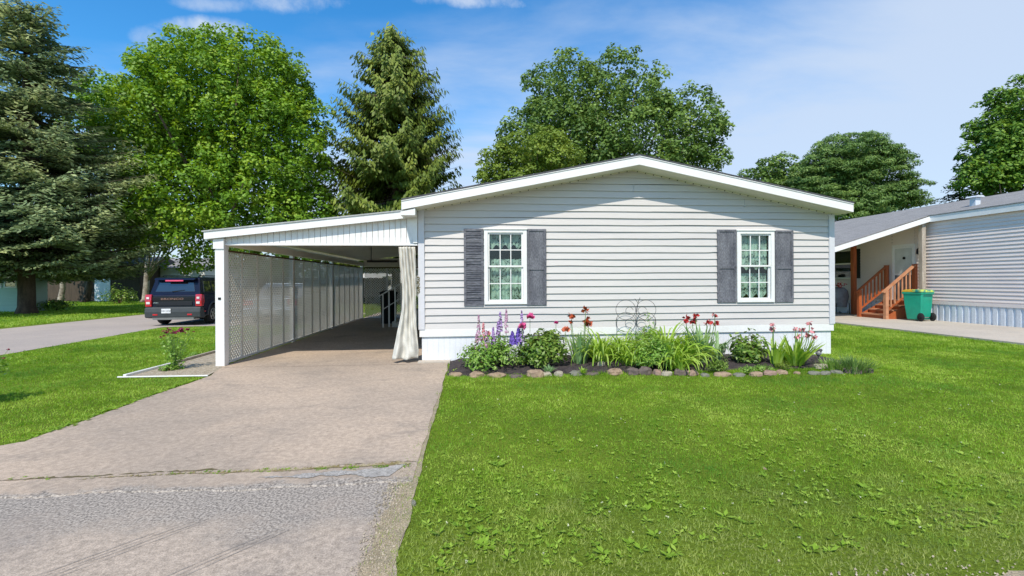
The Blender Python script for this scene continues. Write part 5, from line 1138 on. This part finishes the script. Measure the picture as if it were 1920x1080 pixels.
# edging rocks
M['rock_tan'] = mat('tan_rock', (.33,.24,.16), .95, (.22,.155,.11), 14, .5, .7, 40, fine=.25); M['rock_pink'] = mat('pinkish_rock', (.31,.21,.165), .95, (.22,.15,.125), 14, .5, .7, 40, fine=.25)
M['rock_brown'] = mat('brown_rock', (.15,.115,.10), .95, (.09,.07,.065), 14, .5, .7, 40, fine=.25); M['rock_grey'] = mat('grey_rock', (.18,.175,.14), .95, (.15,.15,.12), 14, .5, .7, 40, fine=.25); M['rock_white'] = mat('pale_rock', (.36,.32,.25), .95, (.25,.22,.17), 14, .5, .6, 40, fine=.2)
def rock(px, py, w, h, m, lab, seed, z=0.0):
    rng = random.Random(seed); g = G(px, py); k = g.y/FPX*1.02; rx, rz = w*k/2, h*k; ry = rx*.6+.02; vs = []; fs = []; h *= .66; w *= rng.uniform(.85, 1.1); py -= rng.uniform(-1.5, 2); nu, nv = 11, 6; z -= .012
    ph = [rng.uniform(0, 6) for _ in range(6)]
    for j in range(nv+1):
        v = -PI/2+PI*j/nv
        for i in range(nu):
            u = 2*PI*i/nu; d = 1+.12*math.sin(2*u+ph[0])+.09*math.sin(3*u+ph[1]+2*v)+.06*math.sin(5*u+ph[2]+3*v)+rng.uniform(-.11, .11)
            sx = abs(math.cos(v))**.6; vs.append((g.x+rx*d*sx*math.cos(u), g.y+.05+ry*d*sx*math.sin(u), z+rz*.28+rz*rng.uniform(.62,.80)*math.copysign(abs(math.sin(v))**.75, v)*(1+.1*math.sin(2*u+ph[3]))))
    for j in range(nv):
        for i in range(nu): fs.append((j*nu+i, j*nu+(i+1) % nu, (j+1)*nu+(i+1) % nu, (j+1)*nu+i))
    return tag(MB().add(vs, fs).build('edging_rock', m, None, False, bevel=.006), lab, 'rock', 'rocks edging the flower bed')
RK = [(853, 707, 27, 9, 'tan', 'domed tan edging rock nearest the driveway'), (893, 708, 30, 11, 'tan', 'domed tan edging rock, second from the driveway'), (930, 708, 34, 9, 'tan', 'half buried tan edging rock, third from the driveway'), (966, 708, 30, 6, 'brown', 'flat brown edging rock left of the large tan rock'),
      (1003, 707, 34, 14, 'tan', 'large tan edging rock in front of the peony bush'), (1024, 706, 20, 9, 'white', 'small pale edging rock touching the large tan rock'), (1048, 706, 20, 10, 'white', 'pale pointed edging rock before the blue green seedling'), (1081, 704, 32, 9, 'grey', 'flat grey edging rock before the rust irises'), (1112, 704, 28, 6, 'brown', 'low brown edging rock left of the small white rock'),
      (1154, 703, 34, 12, 'tan', 'tan edging rock before the daylilies left of the trellis'), (1187, 703, 28, 14, 'brown', 'dark brown block rock below the trellis'), (1212, 703, 28, 15, 'brown', 'brown upright block rock before the small grassy plant'), (1234, 704, 20, 12, 'pink', 'pinkish rock right of the brown block rocks'), (1252, 705, 22, 10, 'white', 'pale sloping rock before the leafy plant'),
      (1279, 704, 26, 13, 'brown', 'brown squarish rock before the yellowish seedling'), (1300, 705, 22, 12, 'pink', 'pinkish rock left of the boxwood gap'), (1323, 707, 17, 8, 'grey', 'small grey rock left of the boxwood'), (1356, 706, 34, 9, 'tan', 'long flat tan rock in front of the boxwood'), (1388, 706, 28, 7, 'grey', 'flat grey green rock right of the boxwood'),
      (1421, 706, 26, 10, 'tan', 'tan rock below the open peony bush'), (1446, 704, 26, 10, 'pink', 'pinkish tan rock below the single pink iris'), (1469, 702, 22, 9, 'tan', 'small tan rock left of the pink iris group'), (1498, 702, 12, 6, 'tan', 'tiny tan rock before the pink iris group'), (1530, 703, 24, 8, 'grey', 'grey rock below the right solar light'),
      (1551, 703, 22, 8, 'grey', 'grey rock under the flat white rock'), (1572, 701, 24, 8, 'grey', 'grey rock left of the lavender mound'), (1602, 701, 34, 13, 'brown', 'large brown slab rock before the lavender mound'), (1633, 700, 18, 11, 'brown', 'last brown rock at the right end of the bed')]
for i, (px, py, w, h, c, lab) in enumerate(RK): rock(px, py, w, h, M['rock_'+c], lab, 200+i)
rock(1128, 692, 16, 10, M['rock_white'], 'small pointed pale rock lying in the mulch before the daylilies', 240, .04); rock(1543, 694, 26, 8, M['rock_white'], 'flat white rock lying on the mulch near the right end', 241, .04); rock(1291, 692, 8, 5, M['rock_white'], 'tiny white stone in the mulch by the yellowish seedling', 242, .04)

M['burgundy'] = mat('burgundy_petals', (.36,.05,.13), .6, (.22,.03,.07), 20, .5)
# rose bushes on the left lawn
def rose(base, h, rx, lab, m, seed, heads, nl=420, dead=14):
    rng = np.random.default_rng(seed); t = thing('rose_bush', base, lab, 'rose bush'); b = np.array(base); PP = []; 
    for i in range(16):
        a = rng.uniform(0, 2*PI); q = rng.uniform(.3, 1); tip = b+np.array([math.cos(a)*rx*q, math.sin(a)*rx*q, h*rng.uniform(.75, 1.0)]); mid = (b+tip)/2+np.array([math.cos(a), math.sin(a), 0])*-.03
        MB().tube([tuple(b+rng.normal(size=3)*np.array([.02, .02, 0])), tuple(mid), tuple(tip)], [.006, .004, .002], 5, False).build('cane', M['stem'], t)
        k = nl//16; s = rng.random(k)**1.2; PP.append(b+(tip-b)*s[:, None]*.9+rng.normal(size=(k, 3))*np.array([.05, .05, .035]))
        if i < dead: bloom(t, tip, .022, M['deadrose'], seed+i, 8, 'spent_bloom')
    PP = np.concatenate(PP); leaves('foliage', PP, rng.normal(size=PP.shape)*.5+np.array([0, 0, .8]), .055, .035, M['bushl'], t, rng)
    for i in range(heads): c = b+np.array([rng.uniform(-.15, .15), rng.uniform(-.1, .1), h*rng.uniform(.88, .99)]); bloom(t, c, .034, M[m], seed+50+i, 14)
    return t
g = G(330, 694); rose((g.x, g.y, .012), .68, .27, 'leggy rose bush with dark red blooms in the gravel bed by the carport', 'burgundy', 300, 14)
g = G(362, 670); t = shrub('perennial', (g.x, g.y, .012), .13, .10, 240, M['bushl'], 'low pale leafy tuft at the foot of the rose bush', 'plant', .04, 305, 12)
rose((-6.02, 6.12, .0), .66, .36, 'rose bush with spent dark blooms cut off by the left picture edge', 'deadrose', 320, 3, 2600)
g = G(300, 699); shrub('perennial', (g.x+.05, g.y+.1, .012), .14, .12, 300, M['bushl'], 'yellow green low plant beside the white timber edging', 'plant', .045, 307, 12)
# pebbles and litter: a pale stone and a stick by the driveway
rock(673, 920, 7, 4, M['rock_white'], 'small white pebble on the asphalt near the driveway edge', 250); rock(772, 953, 9, 11, M['rock_grey'], 'small grey stone in the dry grass beside the street', 251)
rock(1438, 883, 8, 5, M['rock_pink'], 'dry pinkish leaf like chip lying in the front lawn', 252)
# loose gravel scattered at the asphalt edge and on the gravel bed
rng = np.random.default_rng(77); n = 3800
x = np.where(rng.random(n) < .55, rng.uniform(-5.28, -4.2, n), -.52+rng.normal(0, .05, n)); y = np.where(x < -3, 7.62+rng.exponential(.9, n), rng.uniform(1.9, 3.7, n)); k = (y < 12); x, y = x[k], y[k]
nn2 = 1800; x = np.concatenate([x, rng.uniform(-.4, 8, nn2)]); y = np.concatenate([y, 2.02+rng.normal(0, .07, nn2)]); n = len(x)
s = rng.uniform(.003, .009, n)*np.where(x < -3, 1.5, 1); tet = np.array([[1, 0, -.3], [-.5, .87, -.3], [-.5, -.87, -.3], [0, 0, .9]]); a = rng.uniform(0, 2*PI, n); R = np.stack([np.stack([np.cos(a), -np.sin(a), 0*a], 1), np.stack([np.sin(a), np.cos(a), 0*a], 1), np.stack([0*a, 0*a, 1+0*a], 1)], 1)
V = (np.einsum('nij,kj->nki', R, tet)*s[:, None, None]+np.stack([x, y, .010+s*.1], 1)[:, None, :]).reshape(-1, 3)
F = (np.arange(n)[:, None, None]*4+np.array([[0, 1, 3], [1, 2, 3], [2, 0, 3]])[None]).reshape(-1, 3)
tag(npmesh('loose_gravel', V, F, M['gravel'], None, org=(0, 0, 0)), 'loose gravel bits along the asphalt edge and the carport bed', 'gravel', kind='stuff')

# small pale clover heads in the front lawn
rng = np.random.default_rng(88); n = 130; x = rng.uniform(-.2, 8, n); y = 2.3+rng.exponential(1.6, n); k = y < 6.9; x, y = x[k], y[k]; n = len(x); ctr = np.repeat(np.stack([x, y, np.full(n, .03)], 1), 7, 0)
tag(leaves('clover_heads', ctr+rng.normal(size=ctr.shape)*.003, rng.normal(size=ctr.shape), .008, .007, mat('clover_head', (.62,.62,.42), .8), None, rng, org=(0, 0, 0)), 'tiny pale clover heads scattered in the front lawn', 'clover', kind='stuff')
